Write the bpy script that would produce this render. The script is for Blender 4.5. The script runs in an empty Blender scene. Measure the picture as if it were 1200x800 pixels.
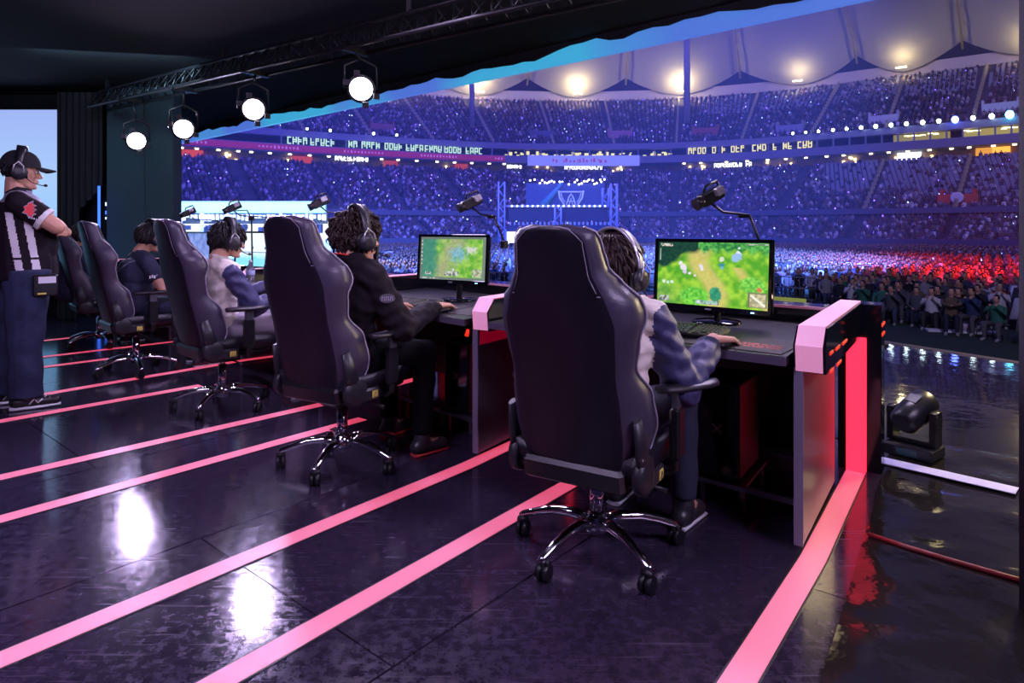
import bpy, math, random
import numpy as np
from mathutils import Vector, Matrix, noise

SC = bpy.context.scene
COL = SC.collection
R = math.radians
PI = math.pi

# ------------------------------------------------------------------ camera
CAMZ = 1.25
F = 760.0
HOR = 268.0
cam_d = bpy.data.cameras.new('camera')
cam = bpy.data.objects.new('camera', cam_d)
COL.objects.link(cam)
cam.location = (0, 0, CAMZ)
cam.rotation_euler = (R(90), 0, 0)
cam_d.sensor_width = 36.0
cam_d.lens = 36.0 * F / 1200.0
cam_d.shift_y = -(400.0 - HOR) / 1200.0
cam_d.clip_start = 0.05
cam_d.clip_end = 900
SC.camera = cam

# ------------------------------------------------------------------ world, exposure
SC.view_settings.view_transform = 'Standard'
SC.view_settings.look = 'None'
SC.view_settings.exposure = 0.0
SC.view_settings.gamma = 1.0
SC.view_settings.use_curve_mapping = False
W = bpy.data.worlds.new('night'); SC.world = W
W.use_nodes = True
W.node_tree.nodes['Background'].inputs[0].default_value = (0.030, 0.024, 0.085, 1)
W.node_tree.nodes['Background'].inputs[1].default_value = 0.35


def lamp(name, kind, loc, target, energy, color, **kw):
    d = bpy.data.lights.new(name, kind)
    d.energy = energy
    d.color = color
    for k, v in kw.items():
        setattr(d, k, v)
    o = bpy.data.objects.new(name, d)
    COL.objects.link(o)
    o.location = loc
    if target is not None:
        o.rotation_euler = (Vector(target) - Vector(loc)).to_track_quat('-Z', 'Y').to_euler()
    return o


def area(name, loc, target, energy, color, sx, sy):
    return lamp(name, 'AREA', loc, target, energy, color, shape='RECTANGLE', size=sx, size_y=sy)


# stage wash: violet-white battens on the canopy trusses
area('stage_wash', (2.6, 0.2, 2.95), (0.2, 3.0, 0.6), 100, (0.76, 0.60, 1.0), 1.4, 0.4)
area('stage_wash', (-1.8, 0.8, 3.0), (-2.2, 4.6, 0.5), 80, (0.74, 0.56, 1.0), 1.8, 0.4)
area('stage_backlight', (2.3, 4.3, 3.1), (0.2, 2.6, 0.7), 90, (0.78, 0.64, 1.0), 1.2, 0.3)
area('stage_backlight', (-0.9, 4.9, 3.1), (-1.6, 3.4, 0.6), 60, (0.74, 0.58, 1.0), 1.2, 0.3)
area('wall_wash', (-4.4, 7.0, 3.1), (-4.8, 8.9, 0.6), 22, (0.45, 0.75, 1.0), 1.6, 0.2)  # added fill that lifts the teal wall, no fixture of its own
# stadium: blue wash over the bowl, dimmer neutral wash on the far side, colour on the pitch seats
area('stadium_wash', (-10, 55, 55), (-25, 115, 8), 66000, (0.12, 0.10, 1.0), 50, 30)
area('stadium_wash', (30, 60, 60), (30, 112, 8), 18000, (0.22, 0.17, 1.0), 50, 30)
area('stadium_wash', (75, 50, 55), (85, 95, 12), 12000, (0.60, 0.52, 0.8), 40, 30)
lamp('pitch_wash', 'SPOT', (10, 18, 26), (12, 44, -1), 700000, (0.09, 0.20, 1.0), spot_size=R(46), spot_blend=0.6, shadow_soft_size=1.0)
lamp('pitch_wash', 'SPOT', (-14, 25, 26), (-9, 52, -1), 260000, (0.09, 0.19, 1.0), spot_size=R(75), spot_blend=0.6, shadow_soft_size=1.0)
lamp('red_wash', 'SPOT', (22, 6, 20), (25.5, 31.5, -1), 125000, (1.0, 0.02, 0.03), spot_size=R(36), spot_blend=0.75, shadow_soft_size=0.6)
area('side_flood', (4.45, 4.7, 1.9), (2.35, 3.5, 0.0), 85, (1.0, 0.80, 0.42), 0.45, 0.3)  # unseen warm lamp added to draw gold glints on the foil
lamp('aisle_wash', 'SPOT', (6, 4, 10), (15, 22, -1.5), 3800, (0.60, 0.55, 1.0), spot_size=R(58), spot_blend=1.0, shadow_soft_size=0.6)  # neutral fill added to brighten the front spectators


# ------------------------------------------------------------------ placing helpers
def P(px, py, z=0.0):
    """world point at height z that the photograph shows at px, py"""
    y = F * (CAMZ - z) / (py - HOR)
    return Vector(((px - 600) * y / F, y, z))


def Q(px, py, y):
    return Vector(((px - 600) * y / F, y, CAMZ - (py - HOR) * y / F))


# ------------------------------------------------------------------ materials
MATS = {}


def mat(name, col, rough=0.5, metal=0.0, emis=None, es=0.0, bump=None, var=None, spec=None,
        alpha=None, trans=0.0, coat=0.0, obj_random=None, attr=None, aniso_wave=None):
    if name in MATS:
        return MATS[name]
    m = bpy.data.materials.new(name)
    m.use_nodes = True
    nt = m.node_tree
    b = nt.nodes['Principled BSDF']
    b.inputs['Base Color'].default_value = (*col, 1)
    b.inputs['Roughness'].default_value = rough
    b.inputs['Metallic'].default_value = metal
    if spec is not None:
        b.inputs['Specular IOR Level'].default_value = spec
    if coat:
        b.inputs['Coat Weight'].default_value = coat
    if trans:
        b.inputs['Transmission Weight'].default_value = trans
    if emis is not None:
        b.inputs['Emission Color'].default_value = (*emis, 1)
        b.inputs['Emission Strength'].default_value = es
    tc = None
    if bump or var:
        tc = nt.nodes.new('ShaderNodeTexCoord')
    if bump:
        sc_, st = bump
        n = nt.nodes.new('ShaderNodeTexNoise')
        n.inputs['Scale'].default_value = sc_
        n.inputs['Detail'].default_value = 4
        nt.links.new(tc.outputs['Object'], n.inputs['Vector'])
        bp = nt.nodes.new('ShaderNodeBump')
        bp.inputs['Strength'].default_value = st
        bp.inputs['Distance'].default_value = 0.01
        nt.links.new(n.outputs['Fac'], bp.inputs['Height'])
        nt.links.new(bp.outputs['Normal'], b.inputs['Normal'])
    if var:
        sc_, c2 = var
        n2 = nt.nodes.new('ShaderNodeTexNoise')
        n2.inputs['Scale'].default_value = sc_
        n2.inputs['Detail'].default_value = 5
        nt.links.new(tc.outputs['Object'], n2.inputs['Vector'])
        cr = nt.nodes.new('ShaderNodeValToRGB')
        cr.color_ramp.elements[0].position = 0.38
        cr.color_ramp.elements[1].position = 0.62
        cr.color_ramp.elements[0].color = (*col, 1)
        cr.color_ramp.elements[1].color = (*c2, 1)
        nt.links.new(n2.outputs['Fac'], cr.inputs['Fac'])
        nt.links.new(cr.outputs['Color'], b.inputs['Base Color'])
    if obj_random:
        oi = nt.nodes.new('ShaderNodeObjectInfo')
        cr = nt.nodes.new('ShaderNodeValToRGB')
        cr.color_ramp.interpolation = 'CONSTANT'
        e = cr.color_ramp.elements
        while len(e) < len(obj_random):
            e.new(0.5)
        for i, c in enumerate(obj_random):
            e[i].position = i / len(obj_random)
            e[i].color = (*c, 1)
        nt.links.new(oi.outputs['Random'], cr.inputs['Fac'])
        nt.links.new(cr.outputs['Color'], b.inputs['Base Color'])
    if attr:
        a = nt.nodes.new('ShaderNodeAttribute')
        a.attribute_name = attr
        if es:
            nt.links.new(a.outputs['Color'], b.inputs['Emission Color'])
        else:
            nt.links.new(a.outputs['Color'], b.inputs['Base Color'])
    MATS[name] = m
    return m


def glow(name, col, s):
    return mat(name, (0.0, 0.0, 0.0), 0.6, emis=col, es=s)


M_vinyl = mat('black vinyl', (0.013, 0.009, 0.019), 0.42, bump=(70, 0.12), var=(6, (0.009, 0.006, 0.014)))
M_vinyl_s = mat('grey side vinyl', (0.055, 0.044, 0.078), 0.38, bump=(60, 0.12))  # wings paler than the back: their lavender highlight is put into the colour
M_piping = mat('pale piping', (0.32, 0.29, 0.38), 0.5)
M_plastic = mat('black plastic', (0.012, 0.011, 0.015), 0.35, bump=(200, 0.05))
M_plastic_g = mat('dark grey plastic', (0.022, 0.020, 0.028), 0.42)
M_gloss = mat('gloss black', (0.006, 0.006, 0.010), 0.08, bump=(6, 0.02))
M_chrome = mat('chrome', (0.72, 0.70, 0.76), 0.10, 1.0)
M_steel = mat('grey steel', (0.22, 0.21, 0.26), 0.35, 0.8)
M_white = mat('white plastic', (0.75, 0.74, 0.8), 0.35)
M_silver = mat('silver band', (0.6, 0.58, 0.66), 0.28, 0.6)
M_yellow = mat('yellow label', (0.75, 0.62, 0.12), 0.6)
M_strip = mat('pink floor strip', (0.55, 0.38, 0.46), 0.35, emis=(1.0, 0.065, 0.14), es=0.62)
M_red = mat('red light panel', (0.5, 0.1, 0.12), 0.4, emis=(1.0, 0.018, 0.055), es=1.9)
M_cap = mat('pink cap acrylic', (0.80, 0.62, 0.74), 0.3, emis=(0.95, 0.22, 0.42), es=0.38)
M_skin = mat('skin', (0.58, 0.30, 0.21), 0.5, bump=(60, 0.05))
M_lips = mat('lips', (0.45, 0.16, 0.14), 0.5)
M_hair = mat('dark brown hair', (0.020, 0.008, 0.009), 0.55, spec=.35)
M_hair2 = mat('black hair', (0.009, 0.006, 0.009), 0.5, spec=.35)
M_eye = mat('eye white', (0.7, 0.68, 0.66), 0.2)
M_iris = mat('dark iris', (0.01, 0.006, 0.005), 0.15)
M_cream = mat('cream cloth', (0.80, 0.72, 0.64), 0.85, bump=(22, 0.5))
M_navy = mat('navy cloth', (0.045, 0.045, 0.13), 0.55, bump=(18, 0.6))
M_navy_d = mat('dark navy cloth', (0.022, 0.024, 0.06), 0.8, bump=(24, 0.4))
M_black_c = mat('black cloth', (0.012, 0.007, 0.012), 0.8, bump=(20, 0.5), spec=.2)
M_red_c = mat('red trim', (0.7, 0.04, 0.04), 0.6)
M_white_c = mat('white cloth', (0.72, 0.70, 0.74), 0.8)
M_grey_c = mat('lilac grey cloth', (0.30, 0.27, 0.36), 0.8, bump=(30, 0.3))
M_jeans = mat('blue jeans', (0.012, 0.018, 0.055), 0.85, bump=(26, 0.5), var=(7, (0.026, 0.036, 0.095)))
M_black_t = mat('black trousers', (0.004, 0.004, 0.006), 0.9, bump=(26, 0.4), spec=.1)
M_jeans_d = mat('dark jeans', (0.015, 0.018, 0.045), 0.85, bump=(26, 0.5))
M_greyp = mat('light grey trousers', (0.36, 0.31, 0.38), 0.85, bump=(20, 0.4))
M_shoe_red = mat('brown red shoes', (0.16, 0.035, 0.03), 0.5)
M_dark = mat('matte black drape', (0.010, 0.009, 0.014), 0.9, bump=(3, 0.4))


# ------------------------------------------------------------------ mesh builder
class MB:
    def __init__(s):
        s.v = []
        s.f = []
        s.m = []
        s.smooth = []

    def add(s, vs, fs, mi=0, sm=False):
        o = len(s.v)
        s.v.extend([tuple(v) for v in vs])
        for f in fs:
            s.f.append(tuple(i + o for i in f))
            s.m.append(mi)
            s.smooth.append(sm)
        return s

    def box(s, c, size, rot=None, mi=0, taper=1.0, bev=0.0):
        hx, hy, hz = size[0] / 2, size[1] / 2, size[2] / 2
        c = Vector(c)
        if bev > 0:
            b = min(bev, hx * .9, hy * .9, hz * .9)
            vs = []
            for (z, kx) in ((-hz, 1), (-hz + b, 0), (hz - b, 0), (hz, 1)):
                t = taper if z > 0 else 1.0
                ix = b if kx else 0
                pts = [(-hx + ix, -hy + b + (0 if not kx else ix * .5)), (-hx + b + ix * .5, -hy + ix), (hx - b - ix * .5, -hy + ix), (hx - ix, -hy + b + ix * .5),
                       (hx - ix, hy - b - ix * .5), (hx - b - ix * .5, hy - ix), (-hx + b + ix * .5, hy - ix), (-hx + ix, hy - b - ix * .5)]
                for x, y in pts:
                    vs.append(Vector((x * t, y * t, z)))
            fs = [tuple(range(7, -1, -1)), tuple(range(24, 32))]
            for k in range(3):
                for i in range(8):
                    j = (i + 1) % 8
                    fs.append((k * 8 + i, k * 8 + j, k * 8 + 8 + j, k * 8 + 8 + i))
        else:
            vs = [Vector((x, y, -hz)) for x, y in ((-hx, -hy), (hx, -hy), (hx, hy), (-hx, hy))] + \
                 [Vector((x * taper, y * taper, hz)) for x, y in ((-hx, -hy), (hx, -hy), (hx, hy), (-hx, hy))]
            fs = [(3, 2, 1, 0), (4, 5, 6, 7), (0, 1, 5, 4), (1, 2, 6, 5), (2, 3, 7, 6), (3, 0, 4, 7)]
        if rot is not None:
            vs = [rot @ v for v in vs]
        return s.add([v + c for v in vs], fs, mi)

    def tube(s, pts, r, n=10, mi=0, cap=True, flat=1.0, up=None):
        pts = [Vector(p) for p in pts]
        rs = r if isinstance(r, (list, tuple)) else [r] * len(pts)
        vs = []
        prev = None
        for i, p in enumerate(pts):
            a = pts[max(i - 1, 0)]
            b = pts[min(i + 1, len(pts) - 1)]
            d = (b - a)
            if d.length < 1e-9:
                d = Vector((0, 0, 1))
            d.normalize()
            if prev is None:
                ref = Vector(up) if up is not None else (Vector((0, 0, 1)) if abs(d.z) < .9 else Vector((1, 0, 0)))
            else:
                ref = prev
            x = d.cross(ref)
            if x.length < 1e-6:
                x = d.cross(Vector((0.3, 1, 0.2)))
            x.normalize()
            y = x.cross(d).normalized()
            prev = y
            for k in range(n):
                t = 2 * PI * k / n
                vs.append(p + x * (math.cos(t) * rs[i]) + y * (math.sin(t) * rs[i] * flat))
        fs = []
        for i in range(len(pts) - 1):
            for k in range(n):
                j = (k + 1) % n
                fs.append((i * n + k, i * n + j, (i + 1) * n + j, (i + 1) * n + k))
        s.add(vs, fs, mi, True)
        if cap:
            L = (len(pts) - 1) * n
            o = len(s.v) - len(vs)
            s.f.append(tuple(o + k for k in range(n - 1, -1, -1))); s.m.append(mi); s.smooth.append(False)
            s.f.append(tuple(o + L + k for k in range(n))); s.m.append(mi); s.smooth.append(False)
        return s

    def cyl(s, p0, p1, r0, r1=None, n=16, mi=0):
        return s.tube([p0, p1], [r0, r0 if r1 is None else r1], n, mi)

    def lathe(s, prof, c=(0, 0, 0), n=20, mi=0, rot=None, sm=True):
        c = Vector(c)
        vs = []
        for (r, z) in prof:
            for k in range(n):
                t = 2 * PI * k / n
                v = Vector((r * math.cos(t), r * math.sin(t), z))
                if rot is not None:
                    v = rot @ v
                vs.append(v + c)
        fs = []
        for i in range(len(prof) - 1):
            for k in range(n):
                j = (k + 1) % n
                fs.append((i * n + k, i * n + j, (i + 1) * n + j, (i + 1) * n + k))
        s.add(vs, fs, mi, sm)
        o = len(s.v) - len(vs)
        s.f.append(tuple(o + k for k in range(n - 1, -1, -1))); s.m.append(mi); s.smooth.append(False)
        L = (len(prof) - 1) * n
        s.f.append(tuple(o + L + k for k in range(n))); s.m.append(mi); s.smooth.append(False)
        return s

    def ell(s, c, r, rot=None, nu=14, nv=10, mi=0):
        c = Vector(c)
        vs = []
        for i in range(nv + 1):
            ph = PI * i / nv
            for k in range(nu):
                t = 2 * PI * k / nu
                v = Vector((r[0] * math.sin(ph) * math.cos(t), r[1] * math.sin(ph) * math.sin(t), -r[2] * math.cos(ph)))
                if i in (0, nv):
                    v = Vector((0, 0, -r[2] if i == 0 else r[2]))
                    if k:
                        continue
                if rot is not None:
                    v = rot @ v
                vs.append(v + c)
        fs = []
        # index: 0 bottom, then rings, last top
        for k in range(nu):
            j = (k + 1) % nu
            fs.append((0, 1 + j, 1 + k))
            for i in range(nv - 2):
                a = 1 + i * nu
                fs.append((a + k, a + j, a + nu + j, a + nu + k))
            a = 1 + (nv - 2) * nu
            fs.append((a + k, a + j, len(vs) - 1))
        return s.add(vs, fs, mi, True)

    def prism(s, poly, z0, z1, mi=0):
        n = len(poly)
        vs = [(x, y, z0) for x, y in poly] + [(x, y, z1) for x, y in poly]
        fs = [tuple(range(n - 1, -1, -1)), tuple(range(n, 2 * n))]
        for i in range(n):
            j = (i + 1) % n
            fs.append((i, j, n + j, n + i))
        return s.add(vs, fs, mi)

    def mesh(s, name, mats):
        me = bpy.data.meshes.new(name)
        me.from_pydata(s.v, [], s.f)
        for m in (mats if isinstance(mats, (list, tuple)) else [mats]):
            me.materials.append(m)
        if max(s.m, default=0) > 0:
            me.polygons.foreach_set('material_index', s.m)
        me.polygons.foreach_set('use_smooth', s.smooth)
        me.update()
        return me

    def build(s, name, mats, parent=None, **kw):
        return link(name, s.mesh(name, mats), parent, **kw)


def link(name, me, parent=None, loc=None, rz=None, **props):
    o = bpy.data.objects.new(name, me)
    COL.objects.link(o)
    if parent is not None:
        o.parent = parent
    if loc is not None:
        o.location = loc
    if rz is not None:
        o.rotation_euler = (0, 0, rz)
    for k, v in props.items():
        if v is not None:
            o[k] = v
    return o


def thing(name, label, cat, loc=(0, 0, 0), az=0.0, group=None):
    """an Empty at the thing's base; az is the compass bearing of its +Y axis, clockwise"""
    o = bpy.data.objects.new(name, None)
    COL.objects.link(o)
    o.location = loc
    o.rotation_euler = (0, 0, -R(az))
    o['label'] = label
    o['category'] = cat
    if group:
        o['group'] = group
    return o


def tag(o, label, cat, group=None):
    o['label'] = label
    o['category'] = cat
    if group:
        o['group'] = group
    return o


def copy_tree(o, parent=None, kids=None):
    if kids is None:
        kids = {}
        for x in COL.objects:
            if x.parent is not None:
                kids.setdefault(x.parent.name, []).append(x)
    c = o.copy()
    COL.objects.link(c)
    if parent is not None:
        c.parent = parent
    for ch in kids.get(o.name, []):
        copy_tree(ch, c, kids)
    return c


def rotm(az=0, pitch=0, roll=0):
    """bearing clockwise about Z, pitch about X (positive tips +Y down), roll about Y"""
    return Matrix.Rotation(-R(az), 3, 'Z') @ Matrix.Rotation(-R(pitch), 3, 'X') @ Matrix.Rotation(R(roll), 3, 'Y')


def struct(o):
    o['kind'] = 'structure'
    return o


def direc(az):
    a = R(az)
    return Vector((math.sin(a), math.cos(a), 0)), Vector((math.cos(a), -math.sin(a), 0))
# =================================================================== STAGE FLOOR
# dividers between the playing stations: floor points of their front edges and their bearings
DIV = [(Vector((1.099, 2.50, 0)), 34.5), (Vector((-0.204, 3.53, 0)), 33.0), (Vector((-1.40, 4.72, 0)), 37.0),
       (Vector((-2.55, 6.10, 0)), 41.0), (Vector((-3.77, 7.14, 0)), 44.0), (Vector((-4.95, 8.05, 0)), 46.0)]

stage_poly = [(-12, -1.5), (7.4, -1.5), (6.6, 2.5), (4.70, 6.05), (4.07, 7.20), (2.6, 9.6), (-2.0, 12.0), (-4.3, 12.6), (-12, 13.0)]


def floor_material():
    m = mat('stage floor lacquer', (0.020, 0.014, 0.027), 0.16)
    nt = m.node_tree
    b = nt.nodes['Principled BSDF']
    tc = nt.nodes.new('ShaderNodeTexCoord')
    geo = nt.nodes.new('ShaderNodeNewGeometry')
    n1 = nt.nodes.new('ShaderNodeTexNoise'); n1.inputs['Scale'].default_value = 26; n1.inputs['Detail'].default_value = 11
    n1.inputs['Roughness'].default_value = 0.75
    nt.links.new(geo.outputs['Position'], n1.inputs['Vector'])
    cr = nt.nodes.new('ShaderNodeValToRGB')
    cr.color_ramp.elements[0].position = 0.36; cr.color_ramp.elements[0].color = (0.016, 0.011, 0.024, 1)
    cr.color_ramp.elements[1].position = 0.74; cr.color_ramp.elements[1].color = (0.060, 0.042, 0.084, 1)
    nt.links.new(n1.outputs['Fac'], cr.inputs['Fac'])
    # scuffs: a few stretched streak layers
    acc = cr.outputs['Color']
    for rot, sc_ in ((0.6, (3, 60, 1)), (2.1, (2, 44, 1)), (1.2, (5, 90, 1))):
        mp = nt.nodes.new('ShaderNodeMapping'); mp.inputs['Rotation'].default_value = (0, 0, rot); mp.inputs['Scale'].default_value = sc_
        nt.links.new(geo.outputs['Position'], mp.inputs['Vector'])
        ns = nt.nodes.new('ShaderNodeTexNoise'); ns.inputs['Scale'].default_value = 1.0; ns.inputs['Detail'].default_value = 2
        nt.links.new(mp.outputs['Vector'], ns.inputs['Vector'])
        c2 = nt.nodes.new('ShaderNodeValToRGB')
        c2.color_ramp.elements[0].position = 0.66; c2.color_ramp.elements[0].color = (0, 0, 0, 1)
        c2.color_ramp.elements[1].position = 0.76; c2.color_ramp.elements[1].color = (0.09, 0.08, 0.10, 1)
        nt.links.new(ns.outputs['Fac'], c2.inputs['Fac'])
        mx = nt.nodes.new('ShaderNodeMix'); mx.data_type = 'RGBA'; mx.blend_type = 'ADD'; mx.inputs[0].default_value = 0.6
        nt.links.new(acc, mx.inputs[6]); nt.links.new(c2.outputs['Color'], mx.inputs[7])
        acc = mx.outputs[2]
    nt.links.new(acc, b.inputs['Base Color'])
    r2 = nt.nodes.new('ShaderNodeMapRange')
    r2.inputs['From Min'].default_value = 0.35; r2.inputs['From Max'].default_value = 0.7
    r2.inputs['To Min'].default_value = 0.06; r2.inputs['To Max'].default_value = 0.24
    nt.links.new(n1.outputs['Fac'], r2.inputs['Value'])
    nt.links.new(r2.outputs['Result'], b.inputs['Roughness'])
    n3 = nt.nodes.new('ShaderNodeTexNoise'); n3.inputs['Scale'].default_value = 2.2; n3.inputs['Detail'].default_value = 3
    nt.links.new(geo.outputs['Position'], n3.inputs['Vector'])
    bp = nt.nodes.new('ShaderNodeBump'); bp.inputs['Strength'].default_value = 0.05; bp.inputs['Distance'].default_value = 0.02
    nt.links.new(n3.outputs['Fac'], bp.inputs['Height'])
    nt.links.new(bp.outputs['Normal'], b.inputs['Normal'])
    b.inputs['Specular IOR Level'].default_value = 0.6
    return m


M_floor = floor_material()
fl = struct(MB().prism(stage_poly, -0.30, -0.012).build('floor', M_dark))


def inside(poly, x, y):
    c = False
    n = len(poly)
    for i in range(n):
        x0, y0 = poly[i]; x1, y1 = poly[i - 1]
        if (y0 > y) != (y1 > y) and x < (x1 - x0) * (y - y0) / (y1 - y0) + x0:
            c = not c
    return c


PW, PL = 1.20, 2.40
pm_ = MB().box((0, 0, -0.006), (PW - 0.008, PL - 0.005, 0.012)).mesh('floor_panel', M_floor)
fn, fr = direc(40)
for i in range(-14, 15):
    for j in range(-7, 9):
        off = 0.5 * (i % 2)
        c = fn * ((j + off) * PL) + fr * (i * PW + 0.35)
        if all(inside(stage_poly, *(c + fr * a * PW * .5 + fn * b * PL * .5)[:2]) for a in (-1, 1) for b in (-1, 1)):
            if c.y > -0.5 and abs(c.x) < c.y * 0.95 + 2.6:
                link('floor_panel', pm_, fl, loc=(c.x, c.y, 0), rz=-R(40))
        elif inside(stage_poly, c.x, c.y) and c.y > 0:
            # cut panels along the stage edge
            m = MB()
            for a in range(4):
                for b in range(8):
                    q = c + fr * ((a - 1.5) * PW / 4) + fn * ((b - 3.5) * PL / 8)
                    if inside(stage_poly, q.x, q.y):
                        m.box((q.x, q.y, -0.006), (PW / 4, PL / 8, 0.012), rotm(40))
            if m.v:
                m.build('floor_panel', M_floor, fl)

# light strips let into the floor; each from its near end to its far end (points on the floor, metres)
STR_W = 0.088


def strip(pts, w=STR_W, m=M_strip, z=0.004, name='light_strip'):
    b = MB()
    tb = MB()
    pts = [Vector((p[0], p[1], 0)) for p in pts]
    L, Rr = [], []
    for i, p in enumerate(pts):
        d = (pts[min(i + 1, len(pts) - 1)] - pts[max(i - 1, 0)]).normalized()
        s = Vector((d.y, -d.x, 0))
        L.append(p - s * w / 2); Rr.append(p + s * w / 2)
    for i in range(len(pts) - 1):
        b.prism([L[i].to_tuple()[:2], Rr[i].to_tuple()[:2], Rr[i + 1].to_tuple()[:2], L[i + 1].to_tuple()[:2]][::1], 0.0002, z)
    o = b.build(name, m, fl)
    # dark tape edges either side
    for e in (-1, 1):
        for i in range(len(pts) - 1):
            a = (L if e < 0 else Rr)[i]; c = (L if e < 0 else Rr)[i + 1]
            d = (c - a).normalized(); s = Vector((d.y, -d.x, 0)) * e * 0.006
            tb.prism([tuple((a + s * .1)[:2]), tuple((a + s * 1.2)[:2]), tuple((c + s * 1.2)[:2]), tuple((c + s * .1)[:2])], 0.0002, z * 0.8)
    tb.build('strip_edging', M_plastic_g, o)
    return o


def ext(p, q, t):
    """extend the line q->p beyond p by t metres"""
    d = (p - q).normalized()
    return p + d * t


def strip_px(a, b, t=0.0, c=None):
    p, q = P(*a), P(*b)
    pts = [ext(p, q, t), q]
    if c:
        pts.append(c)
    return strip(pts)


# the strip beside each divider bends to follow it
dn1, dr1 = direc(DIV[0][1]); dn2, dr2 = direc(DIV[1][1])
s0 = DIV[0][0] + dr1 * 0.078 + dn1 * -0.03
strip([ext(P(925, 700), P(953, 654), 0.9), P(953, 655), DIV[0][0] + dr1 * 0.078 + dn1 * 1.06])
strip([ext(P(178, 700), P(545, 547), 1.2), P(547, 546), DIV[1][0] + dr2 * 0.078 + dn2 * 1.0])
strip_px((433, 700), (668, 567), 1.2)
strip_px((0, 609), (425, 491), 0.6)
strip_px((0, 560), (386, 472), 0.8, DIV[2][0] + direc(37)[1] * 0.078 + direc(37)[0] * 0.9)
strip_px((0, 494), (235, 452), 1.0)
strip_px((0, 471), (288, 422), 1.0, DIV[3][0] + direc(41)[1] * 0.078 + direc(41)[0] * 0.9)
strip_px((41, 431.5), (128, 420.5), 1.6)
strip_px((45, 419), (199, 401), 1.8, DIV[4][0] + direc(44)[1] * 0.078 + direc(44)[0] * 0.8)
strip_px((45, 400), (125, 391.5), 1.8)

# crumpled glossy foil laid over the deck beyond the last desk, the white tape and the red cable on it
M_foil = mat('crumpled foil', (0.020, 0.017, 0.016), 0.10, 0.2, bump=(4.5, 0.75), spec=0.5)


def foil():
    vs, fs = [], []
    o = DIV[0][0]
    n_, r_ = direc(34.5)
    NX, NY = 70, 110
    W_, L_ = 2.6, 3.3
    for j in range(NY + 1):
        for i in range(NX + 1):
            p = o + r_ * (0.20 + W_ * i / NX) + n_ * (-1.5 + L_ * j / NY)
            h = noise.fractal(Vector((p.x * 2.1, p.y * 2.6, 3.1)), 1.0, 2.0, 4) * 0.010
            vs.append((p.x, p.y, max(0.001, 0.010 + h)))
    k = NX + 1
    for j in range(NY):
        for i in range(NX):
            a = j * k + i
            c = [sum(vs[q][t] for q in (a, a + 1, a + k, a + k + 1)) / 4 for t in (0, 1)]
            if inside(stage_poly, c[0], c[1]):
                fs.append((a, a + 1, a + k + 1, a + k))
    b = MB().add(vs, fs, 0, True)
    return b.build('floor_foil', M_foil)


fo = foil()
tag(fo, 'crumpled glossy foil sheet spread over the stage deck past the end desk', 'floor sheet')
# smooth black lacquered sheet between the foil and the stage edge
gs = MB()
n_, r_ = direc(34.5)
gp = []
GN = 40
o = DIV[0][0]
vs, fs = [], []
for j in range(GN + 1):
    for i in range(GN + 1):
        p = o + r_ * (-0.10 + 4.0 * i / GN) + n_ * (1.60 + 4.9 * j / GN)
        vs.append((p.x, p.y, 0.006))
for j in range(GN):
    for i in range(GN):
        a = j * (GN + 1) + i
        if all(inside(stage_poly, vs[q][0], vs[q][1]) for q in (a, a + 1, a + GN + 2, a + GN + 1)):
            fs.append((a, a + 1, a + GN + 2, a + GN + 1))
tag(gs.add(vs, fs, 0, True).build('gloss_sheet', mat('gloss sheet', (.004, .004, .008), .045, spec=.35, bump=(3.2, .22))), 'smooth black glossy sheet between the crumpled foil and the stage edge', 'floor sheet')
wt = MB()
a_, b_ = P(1024, 541), P(1192, 580)
d_ = (b_ - a_).normalized(); s_ = Vector((d_.y, -d_.x, 0)) * -1
wt.prism([tuple((a_ - s_ * .05)[:2]), tuple((b_ - s_ * .05)[:2]), tuple((b_ + s_ * .05)[:2]), tuple((a_ + s_ * .05)[:2])], 0.018, 0.022)
tag(wt.build('marking_tape', mat('white tape', (0.62, 0.60, 0.85), 0.4)), 'white marking tape crossing the foil in front of the moving light', 'tape')
pts = [P(1018, 626, .02), P(1060, 640, .02), P(1110, 655, .02), P(1176, 674, .02), P(1240, 692, .02)]
tag(MB().tube(pts, 0.009, 6).build('red_cable', mat('dark red cable', (0.35, 0.02, 0.03), 0.4)), 'dark red cable lying across the foil nearer the camera than the tape', 'cable')

# light lip at the stage's outer edge
e0, e1 = Vector((4.70, 6.05, 0)), Vector((4.07, 7.20, 0))
edge = MB()
ex = ext(e0, e1, 2.0)
for a, b in ((ex, e1), (e1, Vector((2.6, 9.6, 0)))):
    d = (b - a).normalized(); s = Vector((d.y, -d.x, 0))
    edge.prism([tuple((a - s * .05)[:2]), tuple((a + s * .03)[:2]), tuple((b + s * .03)[:2]), tuple((b - s * .05)[:2])], -0.25, 0.015)
struct(edge.build('trim_1', mat('stage lip', (0.34, 0.30, 0.33), 0.5)))
# =================================================================== BACK WALL, SCREEN, DRAPES
WY = 8.9
M_wall = mat('dark teal wall', (0.045, 0.085, 0.105), 0.6, bump=(30, 0.08), var=(1.2, (0.04, 0.07, 0.09)))
M_wall2 = mat('black wall', (0.008, 0.008, 0.014), 0.7)


def wx(px):
    return (px - 600) * WY / F


w = MB()
w.box(((wx(125) + wx(204)) / 2, WY + 0.1, 1.6), (wx(204) - wx(125), 0.2, 3.3))
wl = struct(w.build('wall_back', M_wall))
for (a, b) in ((126, 169.5), (170.5, 203.5)):
    MB().box(((wx(a) + wx(b)) / 2, WY - 0.01, 1.6), (wx(b) - wx(a), 0.02, 3.2), bev=0.004).build('wall_panel', M_wall, wl)
struct(MB().box((-10.2, WY + 0.55, 1.6), (9.8, 0.12, 3.3)).build('wall_left', M_wall2))
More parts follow.
